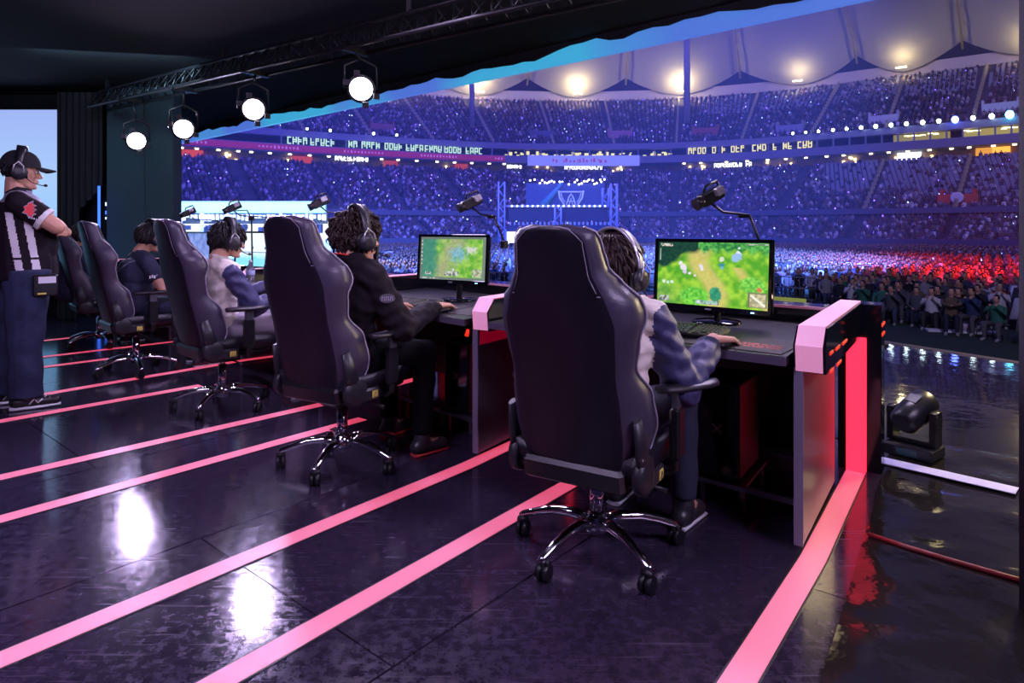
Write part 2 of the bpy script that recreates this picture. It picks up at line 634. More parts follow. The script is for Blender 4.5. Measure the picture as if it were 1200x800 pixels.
# LED screen on the wall behind the referee
sroot = thing('led_wall_screen', 'large pale blue glowing screen behind the man in the cap', 'screen', (wx(75) - 1.9, WY, 0), 0)
MB().box((0, -0.00, 1.65), (3.80, 0.12, 2.52), bev=0.01).build('screen_frame', M_plastic, sroot)
scm = mat('pale blue screen', (0, 0, 0), 0.3, emis=(0.42, 0.60, 1.0), es=1.0)
nt = scm.node_tree
tc = nt.nodes.new('ShaderNodeTexCoord'); sx = nt.nodes.new('ShaderNodeSeparateXYZ'); cr = nt.nodes.new('ShaderNodeValToRGB')
nt.links.new(tc.outputs['Generated'], sx.inputs[0]); nt.links.new(sx.outputs['Z'], cr.inputs['Fac'])
cr.color_ramp.elements[0].color = (0.22, 0.55, 1.0, 1); cr.color_ramp.elements[1].color = (0.36, 0.47, 0.93, 1)
e = cr.color_ramp.elements.new(0.6); e.color = (0.40, 0.62, 0.98, 1)
nt.links.new(cr.outputs['Color'], nt.nodes['Principled BSDF'].inputs['Emission Color'])
MB().box((0, -0.068, 1.65), (3.72, 0.01, 2.44)).build('screen_face', scm, sroot)


def drape(name, x0, x1, y, z0, z1, label, folds=16, amp=0.05, slant=None):
    vs, fs = [], []
    NX, NZ = folds * 6, 10
    for j in range(NZ + 1):
        for i in range(NX + 1):
            t = i / NX
            zb = z0 + (slant(t) if slant else 0)
            z = zb + (z1 - zb) * j / NZ
            vs.append((x0 + (x1 - x0) * t, y + amp * math.sin(t * folds * 2 * PI) * (1 - .4 * j / NZ), z))
    n0 = len(vs)
    vs += [(x, yy + 0.012, z) for x, yy, z in vs]
    k = NX + 1
    for j in range(NZ):
        for i in range(NX):
            a = j * k + i
            fs += [(a, a + 1, a + k + 1, a + k), (n0 + a, n0 + a + k, n0 + a + k + 1, n0 + a + 1)]
    o = MB().add(vs, fs, 0, True).build(name, M_dark)
    return tag(o, label, 'curtain')


drape('stage_curtain', wx(74), wx(126), WY - 0.12, 0.02, 3.1, 'black curtain between the pale blue screen and the teal wall', 7, 0.03,
      slant=lambda t: 0.0 if t < 0.45 else 1.18 + 0.62 * t)
# lit backstage doorway seen under the lifted curtain
bk = thing('backstage_light_panel', 'blue-lit backstage panel showing beneath the lifted curtain corner', 'light panel', (wx(112), WY + 0.3, 0), 0)
MB().box((0, 0.05, 0.9), (0.66, 0.03, 1.8)).build('panel_back', M_wall2, bk)
for z, h, c in ((1.60, .05, 'w'), (1.48, .05, 'b'), (1.40, .03, 'w'), (0.86, 0.06, 'b'), (0.30, 0.16, 'b')):
    MB().box((0.12, 0.0, z), (0.34, 0.02, h)).build('light_bar', glow('backstage ' + c, (0.5, 0.6, 1.0) if c == 'w' else (0.05, 0.16, 1.0), 2.2 if c == 'w' else 2.0), bk)
MB().box((0.175, -0.50, 0.95), (0.025, 0.02, 1.75)).build('light_bar', glow('backstage b', (0.05, 0.16, 1.0), 2.0), bk)

# =================================================================== CANOPY OVER THE STAGE
ed = Vector((0.75, -0.66, 0)).normalized()
c0 = Vector((-7.1, 13.6, 0))
c1 = c0 + ed * 22
ceil_poly = [(c0.x - 4, c0.y + 3.5), (c1.x, c1.y), (c1.x, -3), (-13, -3), (-13, 17)]
struct(MB().prism(ceil_poly[::-1], 3.19, 3.5).build('ceiling', mat('black canopy cloth', (0.006, 0.006, 0.011), 0.9, bump=(4, 0.5))))
fa = MB()
nrm = Vector((0.66, 0.75, 0))
a, b = c0 - ed * 2 + nrm * .03, c1 + nrm * .03
NS = 60
for i in range(NS):
    p, q = a.lerp(b, i / NS), a.lerp(b, (i + 1) / NS)
    fa.prism([tuple(p[:2]), tuple(q[:2]), tuple((q + nrm * .08)[:2]), tuple((p + nrm * .08)[:2])], 3.02, 3.24)
fm = mat('cyan canopy fascia', (0.05, 0.1, 0.2), 0.4, emis=(0.1, 0.5, 1.0), es=0.75)
nt = fm.node_tree
geo = nt.nodes.new('ShaderNodeNewGeometry'); n1 = nt.nodes.new('ShaderNodeTexNoise'); n1.inputs['Scale'].default_value = 0.5; n1.inputs['Detail'].default_value = 1
nt.links.new(geo.outputs['Position'], n1.inputs['Vector']); cr = nt.nodes.new('ShaderNodeValToRGB')
cr.color_ramp.elements[0].position = .42; cr.color_ramp.elements[0].color = (0.10, 0.22, 0.85, 1); cr.color_ramp.elements[1].position = .56; cr.color_ramp.elements[1].color = (0.06, 0.50, 0.85, 1)
nt.links.new(n1.outputs['Fac'], cr.inputs['Fac']); nt.links.new(cr.outputs['Color'], nt.nodes['Principled BSDF'].inputs['Emission Color'])
tag(fa.build('canopy_fascia', fm), 'glowing blue cyan band along the edge of the stage canopy', 'light band')
# ragged black valance in front of the band
va = MB()
random.seed(4)
vs, fs = [], []
N = 150
z = 3.10
for i in range(N + 1):
    p = (c0 - ed * 2 - nrm * .06).lerp(c1 - nrm * .06, i / N)
    z += (3.12 - z) * .4 + random.uniform(-.035, .030)
    vs += [(p.x, p.y, 3.20), (p.x, p.y, min(z, 3.17)), (p.x - .02, p.y - .02, 3.20), (p.x - .02, p.y - .02, min(z, 3.17))]
    if i:
        o = 4 * (i - 1)
        fs += [(o, o + 4, o + 5, o + 1), (o + 2, o + 3, o + 7, o + 6), (o + 1, o + 5, o + 7, o + 3)]
tag(va.add(vs, fs).build('canopy_valance', M_dark), 'ragged black cloth valance hanging under the canopy edge', 'valance')

# lighting truss and its four lamps
LP = [Q(160, 165, 8.0), Q(215, 151, 7.3), Q(297, 128, 6.5), Q(423, 104, 5.75)]
tr = thing('lighting_truss', 'black box truss under the canopy carrying the bright lamps', 'truss', (0, 0, 0), 0)
ta, tb_ = LP[0] + (LP[0] - LP[3]).normalized() * 1.0, LP[3] + (LP[3] - LP[0]).normalized() * 3.2
ta.z = tb_.z = 0
for (o, z) in ((-.12, 2.84), (.12, 2.84), (0, 3.06)):
    s = Vector((0.55, 0.83, 0)) * o
    MB().cyl(ta + s + Vector((0, 0, z)), tb_ + s + Vector((0, 0, z)), 0.022, n=8).build('chord', M_plastic, tr)
zz = MB()
NN = 44
for i in range(NN):
    p, q = ta.lerp(tb_, i / NN), ta.lerp(tb_, (i + 1) / NN)
    for o in (-.12, .12):
        s = Vector((0.55, 0.83, 0)) * o
        zz.tube([p + s + Vector((0, 0, 2.84)), (p + q) / 2 + Vector((0, 0, 3.06)), q + s + Vector((0, 0, 2.84))], 0.008, 5)
zo = zz.build('lacing', M_plastic, tr); zo['kind'] = 'stuff'
for t in (0.03, .35, .68, .98):
    p = ta.lerp(tb_, t)
    MB().box((p.x, p.y, 3.13), (0.04, 0.04, 0.14)).build('hanger', M_plastic, tr)
M_lampglow = glow('lamp lens', (0.93, 0.86, 1.0), 9)
names = ['bright spotlight nearest the teal wall', 'bright spotlight second from the teal wall', 'bright spotlight third from the teal wall', 'bright spotlight nearest the camera, cut by the canopy edge']
for k, p in enumerate(LP):
    # aimed over the stage towards the camera side
    tgt = Vector((0.2, -0.6, 1.0)) if k < 2 else Vector((0.4, -0.4, 1.0))
    d = (tgt - p).normalized()
    root = thing('stage_spotlight', names[k] + ', hung under the canopy', 'stage light', p, 0, 'white stage lamps under the canopy')
    rot = d.to_track_quat('Z', 'X').to_matrix()
    MB().lathe([(0.07, -0.30), (0.10, -0.26), (0.115, -0.05), (0.125, 0.0), (0.125, 0.03), (0.112, 0.03)], (0, 0, 0), 24, 0, rot).build('lamp_body', M_plastic, root)
    MB().lathe([(0.108, 0.0), (0.10, 0.034), (0.05, 0.042), (0.002, 0.044)], (0, 0, 0), 24, 0, rot).build('lens', M_lampglow, root)
    yk = MB()
    sd = Vector((-d.y, d.x, 0)).normalized()
    yk.tube([sd * .14 - d * .1, sd * .14 - d * .1 + Vector((0, 0, .20)), Vector((0, 0, .27)) - d * .1, -sd * .14 - d * .1 + Vector((0, 0, .20)), -sd * .14 - d * .1], 0.012, 6)
    q0 = Vector((0, 0, .25)) - d * .1
    w0 = p + q0
    ab = (tb_ - ta); ab.z = 0
    tt = ((w0 - ta).dot(ab)) / ab.length_squared
    cp_ = ta + ab * tt; cp_.z = 2.84
    yk.tube([q0, cp_ - p - Vector((0, 0, .0))], 0.014, 8)
    yk.box(cp_ - p, (.06, .30, .05), rotm(0) @ Matrix.Rotation(math.atan2(ab.y, ab.x), 3, 'Z'))
    yk.build('yoke', M_plastic, root)
    bar = MB()
    for ang in (0.3, 1.2, 3.4, 4.3):
        v = rot @ Vector((math.cos(ang), math.sin(ang), 0))
        bar.box(v * .14 + d * .09, (.05, .05, .10), rot)
    bar.build('barn_door', M_plastic, root)
    l = lamp('spotlight_beam', 'SPOT', p + d * 0.06, tgt + Vector((-0.8, 2.4, -1.0)), 190, (0.72, 0.58, 1.0), spot_size=R(95), spot_blend=0.9, shadow_soft_size=0.10)

# dark tower at the side of the opening
pl = MB().box((1.815, 2.0, 2.2), (0.30, 0.26, 4.4), rotm(0)).build('pillar', mat('dark violet pillar', (0.016, 0.012, 0.026), 0.6))
struct(pl)
# =================================================================== STADIUM
FZ = -1.8
rng = np.random.default_rng(7)


def catmull(pts, step=1.5):
    P_ = [Vector(p) for p in pts]
    P_ = [P_[0] * 2 - P_[1]] + P_ + [P_[-1] * 2 - P_[-2]]
    out = []
    for i in range(1, len(P_) - 2):
        n = max(2, int((P_[i + 1] - P_[i]).length / step))
        for k in range(n):
            t = k / n
            a, b, c, d = P_[i - 1], P_[i], P_[i + 1], P_[i + 2]
            out.append(0.5 * ((2 * b) + (c - a) * t + (2 * a - 5 * b + 4 * c - d) * t * t + (3 * b - a - 3 * c + d) * t ** 3))
    out.append(P_[-2])
    return out


path = catmull([(-120, 46, 0), (-84, 76, 0), (-51, 98, 0), (-28, 112, 0), (-3, 123, 0), (22, 124.5, 0), (41, 119, 0), (58, 107, 0), (76, 92, 0), (98, 66, 0), (112, 36, 0)], 2.0)
PT = np.array([[p.x, p.y] for p in path])
TG = np.gradient(PT, axis=0)
TG /= np.linalg.norm(TG, axis=1)[:, None]
NR = np.stack([-TG[:, 1], TG[:, 0]], 1)      # outward
S = np.concatenate([[0], np.cumsum(np.linalg.norm(np.diff(PT, axis=0), axis=1))])
# smooth the normals so that inner offsets do not fold
for _ in range(6):
    NR[1:-1] = (NR[:-2] + NR[1:-1] * 2 + NR[2:]) / 4
NR /= np.linalg.norm(NR, axis=1)[:, None]


def at(s, off):
    x = np.interp(s, S, PT[:, 0]); y = np.interp(s, S, PT[:, 1])
    nx = np.interp(s, S, NR[:, 0]); ny = np.interp(s, S, NR[:, 1])
    return x + nx * off, y + ny * off


def tilt_at(s):
    return np.interp(s, S, np.arctan2(NR[:, 1], NR[:, 0]))


def s_of_px(px, off=0.0):
    x, y = at(S, off)
    return float(np.interp(px, 600 + F * x / y, S))


def ribbon(name, prof, m, mi_fn=None, closed=False, smooth=False, s0=None, s1=None, step=2.0):
    """sweep a profile of (offset, z) along the bowl"""
    ss = np.arange(S[0] if s0 is None else s0, (S[-1] if s1 is None else s1) + 1e-6, step)
    if s1 is not None and ss[-1] < s1 - .01:
        ss = np.append(ss, s1)
    b = MB()
    vs = []
    for s in ss:
        for (o, z) in prof:
            x, y = at(s, o)
            vs.append((float(x), float(y), z))
    n = len(prof)
    fs = []
    mi = []
    rngk = range(n) if closed else range(n - 1)
    for i in range(len(ss) - 1):
        for k in rngk:
            j = (k + 1) % n
            fs.append((i * n + k, i * n + j, (i + 1) * n + j, (i + 1) * n + k))
    if closed:
        fs.append(tuple(range(n))[::-1]); fs.append(tuple((len(ss) - 1) * n + k for k in range(n)))
    b.add(vs, fs, 0, smooth)
    me = b.mesh(name, m)
    return me


M_conc = mat('stand concrete', (0.10, 0.095, 0.11), 0.85, var=(0.4, (0.07, 0.065, 0.08)))
M_fasc = mat('ring fascia', (0.22, 0.22, 0.28), 0.6)
M_grass = mat('pitch cover', (0.012, 0.030, 0.018), 0.9, bump=(40, 0.3), var=(0.6, (0.018, 0.040, 0.020)))
gr = MB().prism([(-110, -5), (130, -5), (130, 110), (60, 128), (-20, 140), (-110, 110)], FZ - 0.3, FZ).build('ground', M_grass)
struct(gr)


def stepped(o0, z0, o1, z1, n):
    pr = []
    for k in range(n):
        a = o0 + (o1 - o0) * k / n
        b = o0 + (o1 - o0) * (k + 1) / n
        z = z0 + (z1 - z0) * k / n
        zn = z0 + (z1 - z0) * (k + 1) / n
        pr += [(a, z), (b, z), (b, zn)]
    return pr


bowl = thing('stadium_stand', 'two-tier stadium stand curving round the pitch, packed with spectators', 'stand', (0, 0, 0), 0)
NL1, NL2, NU = 12, 24, 34
L1 = (-31.0, -0.7, -20.5, 2.6)     # front block of the lower tier
L2 = (-18.8, 3.5, 0.0, 12.2)      # rear block
U1 = (2.0, 17.6, 27.0, 31.0)
link('lower_tier_front', ribbon('t', [(-31.2, FZ), (-31.2, 0.0), (-31.0, 0.0)] + stepped(*L1, NL1) + [(-18.8, 2.6)], M_conc), bowl)
link('lower_tier_rear', ribbon('t', [(-18.8, 2.6), (-18.8, 4.0), (-18.6, 4.0)] + stepped(*L2, NL2) + [(3.0, 12.2)], M_conc), bowl)
link('upper_tier', ribbon('t', [(2.0, 17.0)] + stepped(*U1, NU) + [(29, 31.0), (29, 33.0)], M_conc), bowl)
# pitch-side wall cap and the parapet that splits the lower tier
link('parapet', ribbon('t', [(-31.5, -0.7), (-31.5, 0.05), (-31.1, 0.05), (-31.1, -0.7)], mat('pale parapet', (0.13, 0.14, 0.19), 0.7), closed=True), bowl)
link('parapet', ribbon('t', [(-19.1, 3.3), (-19.1, 4.05), (-18.7, 4.05), (-18.7, 3.3)], mat('pale parapet', (0.13, 0.14, 0.19), 0.7), closed=True), bowl)
# concourse: back wall, soffit and warm ceiling lamps
M_conw = mat('warm concourse wall', (0.42, 0.30, 0.24), 0.8)
link('concourse_wall', ribbon('t', [(4.5, 12.2), (4.5, 14.0), (-0.8, 14.0)], M_conw), bowl)
link('lower_ring', ribbon('t', [(-1.0, 13.75), (-1.0, 15.1), (-0.7, 15.1), (5, 15.1), (5, 13.75)], M_fasc, closed=True), bowl)
link('upper_ring', ribbon('t', [(0.6, 16.6), (0.6, 17.7), (2.2, 17.7), (5, 16.6)], M_fasc, closed=True), bowl)
link('box_back_wall', ribbon('t', [(2.6, 15.1), (2.6, 16.6)], mat('dark box glass', (0.02, 0.022, 0.05), 0.2)), bowl)
# red advertising ring on the near side of the lower ring, white banner in the middle
sA, sB = s_of_px(150), s_of_px(590)
link('red_ad_band', ribbon('t', [(-1.12, 13.95), (-1.12, 14.95), (-1.02, 14.95), (-1.02, 13.95)], mat('red band', (0.42, 0.05, 0.12), 0.5, emis=(0.6, 0.03, 0.12), es=0.22), closed=True, s0=sA, s1=sB), bowl)
bA, bB = s_of_px(617), s_of_px(749)
bn = link('pale_banner', ribbon('t', [(-1.3, 13.2), (-1.3, 15.2), (-1.1, 15.2), (-1.1, 13.2)], mat('pale banner', (0.5, 0.52, 0.7), 0.6, emis=(0.30, 0.36, 0.95), es=0.40), closed=True, s0=bA, s1=bB), bowl)


def along(b, s, off, z, w, h, d=0.15, mi=0):
    """a box w wide, h high standing on the bowl line"""
    x, y = at(s, off)
    ang = tilt_at(s) - PI / 2
    b.box((float(x), float(y), z), (w, d, h), Matrix.Rotation(float(ang), 3, 'Z'), mi)


# strokes of red lettering on the banner, white lettering on the red ring (too small to read)
random.seed(11)
t = MB()
s = bA + 5
while s < bB - 5:
    wq = random.uniform(.25, .8)
    if random.random() < .72:
        along(t, s, -1.42, 14.2 + random.uniform(-.12, .12), wq * .6, random.uniform(.3, .8), .05)
    s += wq + .15
o = t.build('banner_lettering', mat('faded red ink', (0.5, 0.12, 0.2), 0.6, emis=(0.5, 0.1, 0.35), es=0.3), bn); o['kind'] = 'stuff'
t = MB()
s = sA
while s < sB:
    if int(s / 7) % 2 == 0:
        along(t, s, -1.18, 14.45, .25, random.uniform(.2, .5), .05)
    s += .6
o = t.build('ad_lettering', mat('pink ink', (0.9, 0.5, 0.6), 0.6, emis=(0.9, 0.3, 0.5), es=0.25), bowl); o['kind'] = 'stuff'


def glyphs(b, s0, s1, off, z, h, dens=.8, seed=1):
    """dense block glyphs of a glowing sign"""
    rr = random.Random(seed)
    s = s0
    while s < s1:
        wq = h * .55
        k = rr.random()
        if k < dens:
            st = h * .16
            along(b, s, off, z, st, h, .08)
            if rr.random() < .7: along(b, s + wq * .75, off, z + rr.choice((0, h * .12)), st, h * .8, .08)
            for zz in rr.sample((-.42, -.1, .15, .42), 2):
                along(b, s + wq * .38, off, z + zz * h, wq * .8, st, .08)
        s += wq * 1.28


# lit boxes with sign glyphs between the rings
M_sign = glow('sign light', (0.60, 0.92, 0.78), 1.0)
M_signy = glow('sign warm', (0.90, 0.80, 0.36), 1.1)
M_wht = glow('white text light', (0.85, 0.88, 1.0), 2.4)
b = MB()
for k, (p0, p1) in enumerate(((337, 361), (364, 392), (397, 418), (424, 442), (451, 470), (476, 493), (498, 517), (521, 538), (546, 564))):
    glyphs(b, s_of_px(p0), s_of_px(p1), -0.2, 15.85, 1.2, .9, k)
o = b.build('window_sign', M_sign, bowl); o['kind'] = 'stuff'
b = MB()
for k, (p0, p1) in enumerate(((807, 826), (835, 850), (857, 874), (882, 897), (906, 926), (935, 952))):
    glyphs(b, s_of_px(p0), s_of_px(p1), 0.2, 15.9, 1.2, .98, 20 + k)
for k in range(58):
    s = s_of_px(592 + k * 3.4) + rng.uniform(-.4, .4)
    if rng.random() < .8:
        along(b, s, 2.3, 15.6 + rng.uniform(-.2, .5), rng.uniform(.3, .9), rng.uniform(.15, .8), .1)
o = b.build('box_lamps', M_signy, bowl); o['kind'] = 'stuff'
# open lit rooms further round on the far right
for (p0, p1, st_) in ((1045, 1112, .6), (1126, 1196, .8)):
    s0_, s1_ = s_of_px(p0), s_of_px(p1)
    link('lit_box_room', ribbon('t', [(1.9, 15.2), (1.9, 16.5), (2.1, 16.5), (2.1, 15.2)], glow('lit room%d' % p0, (0.62, 0.50, 0.16), st_ * .75), closed=True, s0=s0_, s1=s1_), bowl)
    g = MB()
    for k in range(9):
        along(g, s0_ + (s1_ - s0_) * rng.random(), 1.7, 16.25 + rng.uniform(-.1, .15), .7, .12, .1)
    o = g.build('room_lamps', glow('room lamp', (1, .85, .45), 5), bowl); o['kind'] = 'stuff'
mu = MB()
for px in range(330, 1200, 19):
    along(mu, s_of_px(px), 0.4, 15.85, .22, 1.5, .3)
o = mu.build('box_mullions', M_fasc, bowl); o['kind'] = 'stuff'
b = MB()
glyphs(b, s_of_px(391), s_of_px(427), -1.1, 13.2, .75, .95, 41)
glyphs(b, s_of_px(593), s_of_px(609), -1.1, 13.0, .7, .95, 42)
glyphs(b, s_of_px(661), s_of_px(703), -1.1, 12.9, .7, .95, 43)
glyphs(b, s_of_px(838), s_of_px(880), -1.1, 12.9, .8, .95, 44)
o = b.build('white_sign', M_wht, bowl); o['kind'] = 'stuff'
# concourse ceiling lamps and door glows
b = MB()
for px in list(range(215, 600, 21)) + list(range(800, 1190, 24)):
    s = s_of_px(px + rng.uniform(-5, 5))
    along(b, s, 1.0, 13.7, .5, .3, .3)
o = b.build('concourse_lamps', glow('concourse lamp', (1.0, .82, .55), 6), bowl); o['kind'] = 'stuff'
b = MB()
for px, wd in ((222, 3), (275, 1.5), (355, 3), (465, 2), (530, 2), (640, 2.4), (730, 3), (815, 3), (905, 4), (985, 4.0), (1062, 5.5)):
    s = s_of_px(px)
    for k in range(5):
        along(b, s + rng.uniform(-1, 1) * wd * .6, 4.2, 12.9 + rng.uniform(-.5, .7), .4, .35, .2)
o = b.build('doorway_lamps', glow('doorway lamp', (1.0, .8, .35), 3.5), bowl); o['kind'] = 'stuff'
for px, c, st_ in ((228, (0.75, .08, .04), .8), (360, (0.7, .07, .05), .7), (465, (.7, .08, .05), .6), (547, (.7, .08, .05), .6), (1062, (.85, .9, 1), 2.4), (1168, (1, .42, .06), 1.6), (1152, (1, .42, .06), .9)):
    b = MB(); along(b, s_of_px(px), 3.9, 12.95, 3.4 if px in (228, 360, 1062) else 2.6, 1.6, .1)
    b.build('concourse_doorway', glow('doorway %d' % px, c, st_), bowl)
for k in range(2):
    lamp('concourse_light', 'AREA', (0, 0, 0), None, 0.1, (1, 1, 1), size=.1) if False else None


# ------------------------------------------------------------------ spectators in the stands (far too many to count)
def crowd(name, pts, ang, cols, hair_cols, scale=1.0, parent=None, m=None):
    """one mesh: a tapered torso with a lap and a head for every spectator"""
    n = len(pts)
    T = np.array([(-.23, -.14, 0), (.23, -.14, 0), (.23, .36, 0), (-.23, .36, 0), (-.25, -.16, .30), (.25, -.16, .30), (.22, .12, .32), (-.22, .12, .32),
                  (-.17, -.10, .66), (.17, -.10, .66), (.17, .06, .66), (-.17, .06, .66),
                  (0, -.02, .64), (.10, 0, .80), (0, .12, .80), (-.10, 0, .80), (0, -.12, .80), (0, 0, .95)], float) * scale
    Fq = [(0, 1, 5, 4), (1, 2, 6, 5), (2, 3, 7, 6), (3, 0, 4, 7), (4, 5, 9, 8), (5, 6, 10, 9), (6, 7, 11, 10), (7, 4, 8, 11), (8, 9, 10, 11)]
    Ft = [(12, 14, 13), (12, 15, 14), (12, 16, 15), (12, 13, 16), (13, 14, 17), (14, 15, 17), (15, 16, 17), (16, 13, 17)]
    ca, sa = np.cos(ang), np.sin(ang)
    sc_ = rng.uniform(.9, 1.1, n)
    X = (T[None, :, 0] * ca[:, None] - T[None, :, 1] * sa[:, None]) * sc_[:, None] + pts[:, 0:1]
    Y = (T[None, :, 0] * sa[:, None] + T[None, :, 1] * ca[:, None]) * sc_[:, None] + pts[:, 1:2]
    Z = T[None, :, 2] * sc_[:, None] + pts[:, 2:3]
    V = np.stack([X, Y, Z], 2).reshape(-1, 3)
    nv = len(T)
    base = (np.arange(n) * nv)[:, None]
    q = np.array(Fq).reshape(-1); t_ = np.array(Ft).reshape(-1)
    loops = np.concatenate([base + q[None], base + t_[None]], 1).reshape(-1)
    sizes = np.tile(np.array([4] * len(Fq) + [3] * len(Ft)), n)
    me = bpy.data.meshes.new(name)
    me.vertices.add(len(V)); me.vertices.foreach_set('co', V.reshape(-1))
    me.loops.add(len(loops)); me.loops.foreach_set('vertex_index', loops.astype(np.int32))
    me.polygons.add(len(sizes))
    st = np.concatenate([[0], np.cumsum(sizes)[:-1]])
    me.polygons.foreach_set('loop_start', st.astype(np.int32))
    me.update(calc_edges=True)
    ci = rng.integers(0, len(cols), n)
    C = np.array(cols)[ci] * rng.uniform(.6, 1.25, (n, 1))
    H = np.array(hair_cols)[rng.integers(0, len(hair_cols), n)]
    vc = np.ones((n, nv, 4))
    vc[:, :, :3] = C[:, None, :]
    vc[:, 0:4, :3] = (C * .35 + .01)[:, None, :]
    vc[:, 12:15, :3] = H[:, None, :] if False else np.array((.42, .24, .17))
    vc[:, 15:, :3] = H[:, None, :]
    vc[:, 17, :3] = H
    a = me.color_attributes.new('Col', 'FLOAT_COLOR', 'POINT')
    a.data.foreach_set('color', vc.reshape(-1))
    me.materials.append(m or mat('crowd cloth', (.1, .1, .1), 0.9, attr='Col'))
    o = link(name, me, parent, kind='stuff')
    return o


def sparks(name, pts, r, m, label, cat='light'):
    n = len(pts)
    T = np.array([(0, 0, -1), (1, 0, 0), (0, 1, 0), (-1, 0, 0), (0, -1, 0), (0, 0, 1)], float)
    Ft = np.array([(0, 2, 1), (0, 3, 2), (0, 4, 3), (0, 1, 4), (1, 2, 5), (2, 3, 5), (3, 4, 5), (4, 1, 5)])
    V = (T[None] * r[:, None, None] + pts[:, None, :]).reshape(-1, 3)
    me = bpy.data.meshes.new(name)
    me.vertices.add(len(V)); me.vertices.foreach_set('co', V.reshape(-1))
    loops = ((np.arange(n) * 6)[:, None] + Ft.reshape(-1)[None]).reshape(-1)
    me.loops.add(len(loops)); me.loops.foreach_set('vertex_index', loops.astype(np.int32))
    me.polygons.add(n * 8); me.polygons.foreach_set('loop_start', np.arange(0, n * 24, 3).astype(np.int32))
    me.update(calc_edges=True)
    me.materials.append(m)
    return link(name, me, None, kind='stuff', label=label, category=cat)


CL = [(.05, .05, .09), (.07, .06, .10), (.14, .13, .18), (.34, .30, .36), (.10, .04, .05), (.05, .06, .12), (.12, .10, .08), (.04, .04, .07), (.02, .02, .03), (.03, .03, .05), (.45, .42, .48)]
HC = [(.012, .010, .012), (.03, .02, .015), (.015, .012, .01), (.10, .07, .05)]


def tier_points(o0, z0, o1, z1, n, pitch, occ, aisles=11.5, px0=120, px1=1290):
    out, an = [], []
    for k in range(n):
        off = o0 + (o1 - o0) * (k + .35) / n
        z = z0 + (z1 - z0) * k / n
        sa_, sb_ = s_of_px(px0, off), s_of_px(px1, off)
        s = np.arange(sa_, sb_, pitch) + rng.uniform(-.05, .05)
        s = s + rng.uniform(-.08, .08, len(s))
        x, y = at(s, off)
        px = 600 + F * x / y
        keep = rng.random(len(s)) < occ(px, k / n)
        keep &= (np.abs(((s + 3) % aisles) - aisles / 2) > 0.75)
        x, y, s = x[keep], y[keep], s[keep]
        out.append(np.stack([x, y, np.full_like(x, z + .10)], 1))
        an.append(tilt_at(s) + PI / 2 + rng.uniform(-.3, .3, len(s)))
    return np.concatenate(out), np.concatenate(an)


def occ_low(px, t):
    o = np.full_like(px, .93)
    # half-empty grey blocks of the right-hand lower tier
    e = (px > 965 + (1 - t) * 10) & (px < 1075) & (t > .35)
    o[e] = .10
    e2 = (px >= 1075) & (t > .2)
    o[e2] = .42
    o[(px >= 1075) & (t > .7)] = .30
    return o


crowd_ts = []
p1, a1 = tier_points(*L1, NL1, .62, lambda px, t: np.full_like(px, .93))
p2, a2 = tier_points(*L2, NL2, .62, occ_low)
p3, a3 = tier_points(*U1, NU, .66, lambda px, t: np.where(px > 820, .74 - .55 * np.clip((t - .66) * 2.6, 0, 1), .92))
for nm, p, a, lb in (('crowd_lower_front', p1, a1, 'densely seated spectators in the front rows of the lower tier'),
                     ('crowd_lower_rear', p2, a2, 'spectators filling the rear block of the lower tier'),
                     ('crowd_upper', p3, a3, 'distant spectators filling the upper tier under the roof')):
    o = crowd(nm.replace('crowd_lower_front', 'crowd').replace('crowd_lower_rear', 'crowd').replace('crowd_upper', 'crowd'), p, a, CL, HC)
    o['label'] = lb; o['category'] = 'crowd'
    m_ = rng.random(len(p))
    for frac, m2, nm2, lbl in ((.030, glow('stick violet', (0.16, 0.08, 1.0), 7), 'light_sticks', 'violet light sticks'), (.016, glow('stick blue', (0.30, 0.40, 1.0), 6), 'phone_lights', 'pale blue phone lights')):
        sel = (m_ < frac) if nm2 == 'light_sticks' else (m_ > 1 - frac)
        q = p[sel] + np.array([0, 0, .55])
        inn = np.stack([np.cos(a[sel] - PI / 2), np.sin(a[sel] - PI / 2)], 1) * -.35 * -1
        q[:, :2] -= np.stack([np.cos(a[sel] - PI / 2), np.sin(a[sel] - PI / 2)], 1) * .4
        sparks(nm2, q, rng.uniform(.05, .14, len(q)), m2, '%s held up among the %s' % (lbl, {'crowd_lower_front': 'front rows of the lower tier', 'crowd_lower_rear': 'rear block of the lower tier', 'crowd_upper': 'upper tier'}[nm]))


# rows of grey seats where people are missing
def seats(name, tier, n, px0, px1, t0, parent):
    b = MB()
    o0, z0, o1, z1 = tier
    for k in range(n):
        if k / n < t0:
            continue
        off = o0 + (o1 - o0) * (k + .6) / n
        z = z0 + (z1 - z0) * k / n
        s = s_of_px(px0, off); e = s_of_px(px1, off)
        while s < e:
            if abs(((s + 3) % 11.5) - 5.75) > .75:
                along(b, s, off, z + .42, .48, .42, .1)
            s += .66
    o = b.build(name, mat('grey seat', (.30, .30, .34), .6), parent)
    o['kind'] = 'stuff'


seats('seat_rows', L2, NL2, 955, 1215, .2, bowl)
seats('seat_rows', U1, NU, 820, 1215, .55, bowl)
# aisles: pale handrails down the gangways
b = MB()
for tier, n in ((U1, NU), (L2, NL2)):
    o0, z0, o1, z1 = tier
    s = S[0] + (11.5 - (S[0] + 3) % 11.5) + 5.75
    while s < S[-1]:
        x0, y0 = at(s, o0); x1, y1 = at(s, o1)
        px = 600 + F * x0 / y0
        if (120 < px < 1280) if tier is U1 else (960 < px < 1280):
            for k in range(0, n, 2):
                off = o0 + (o1 - o0) * k / n
                x, y = at(s, off)
                z = z0 + (z1 - z0) * k / n
                b.box((float(x), float(y), z + .5), (.35, .35, 1.0))
        s += 11.5
o = b.build('aisle_rails', mat('pale rail', (.38, .33, .22), .6), bowl); o['kind'] = 'stuff'
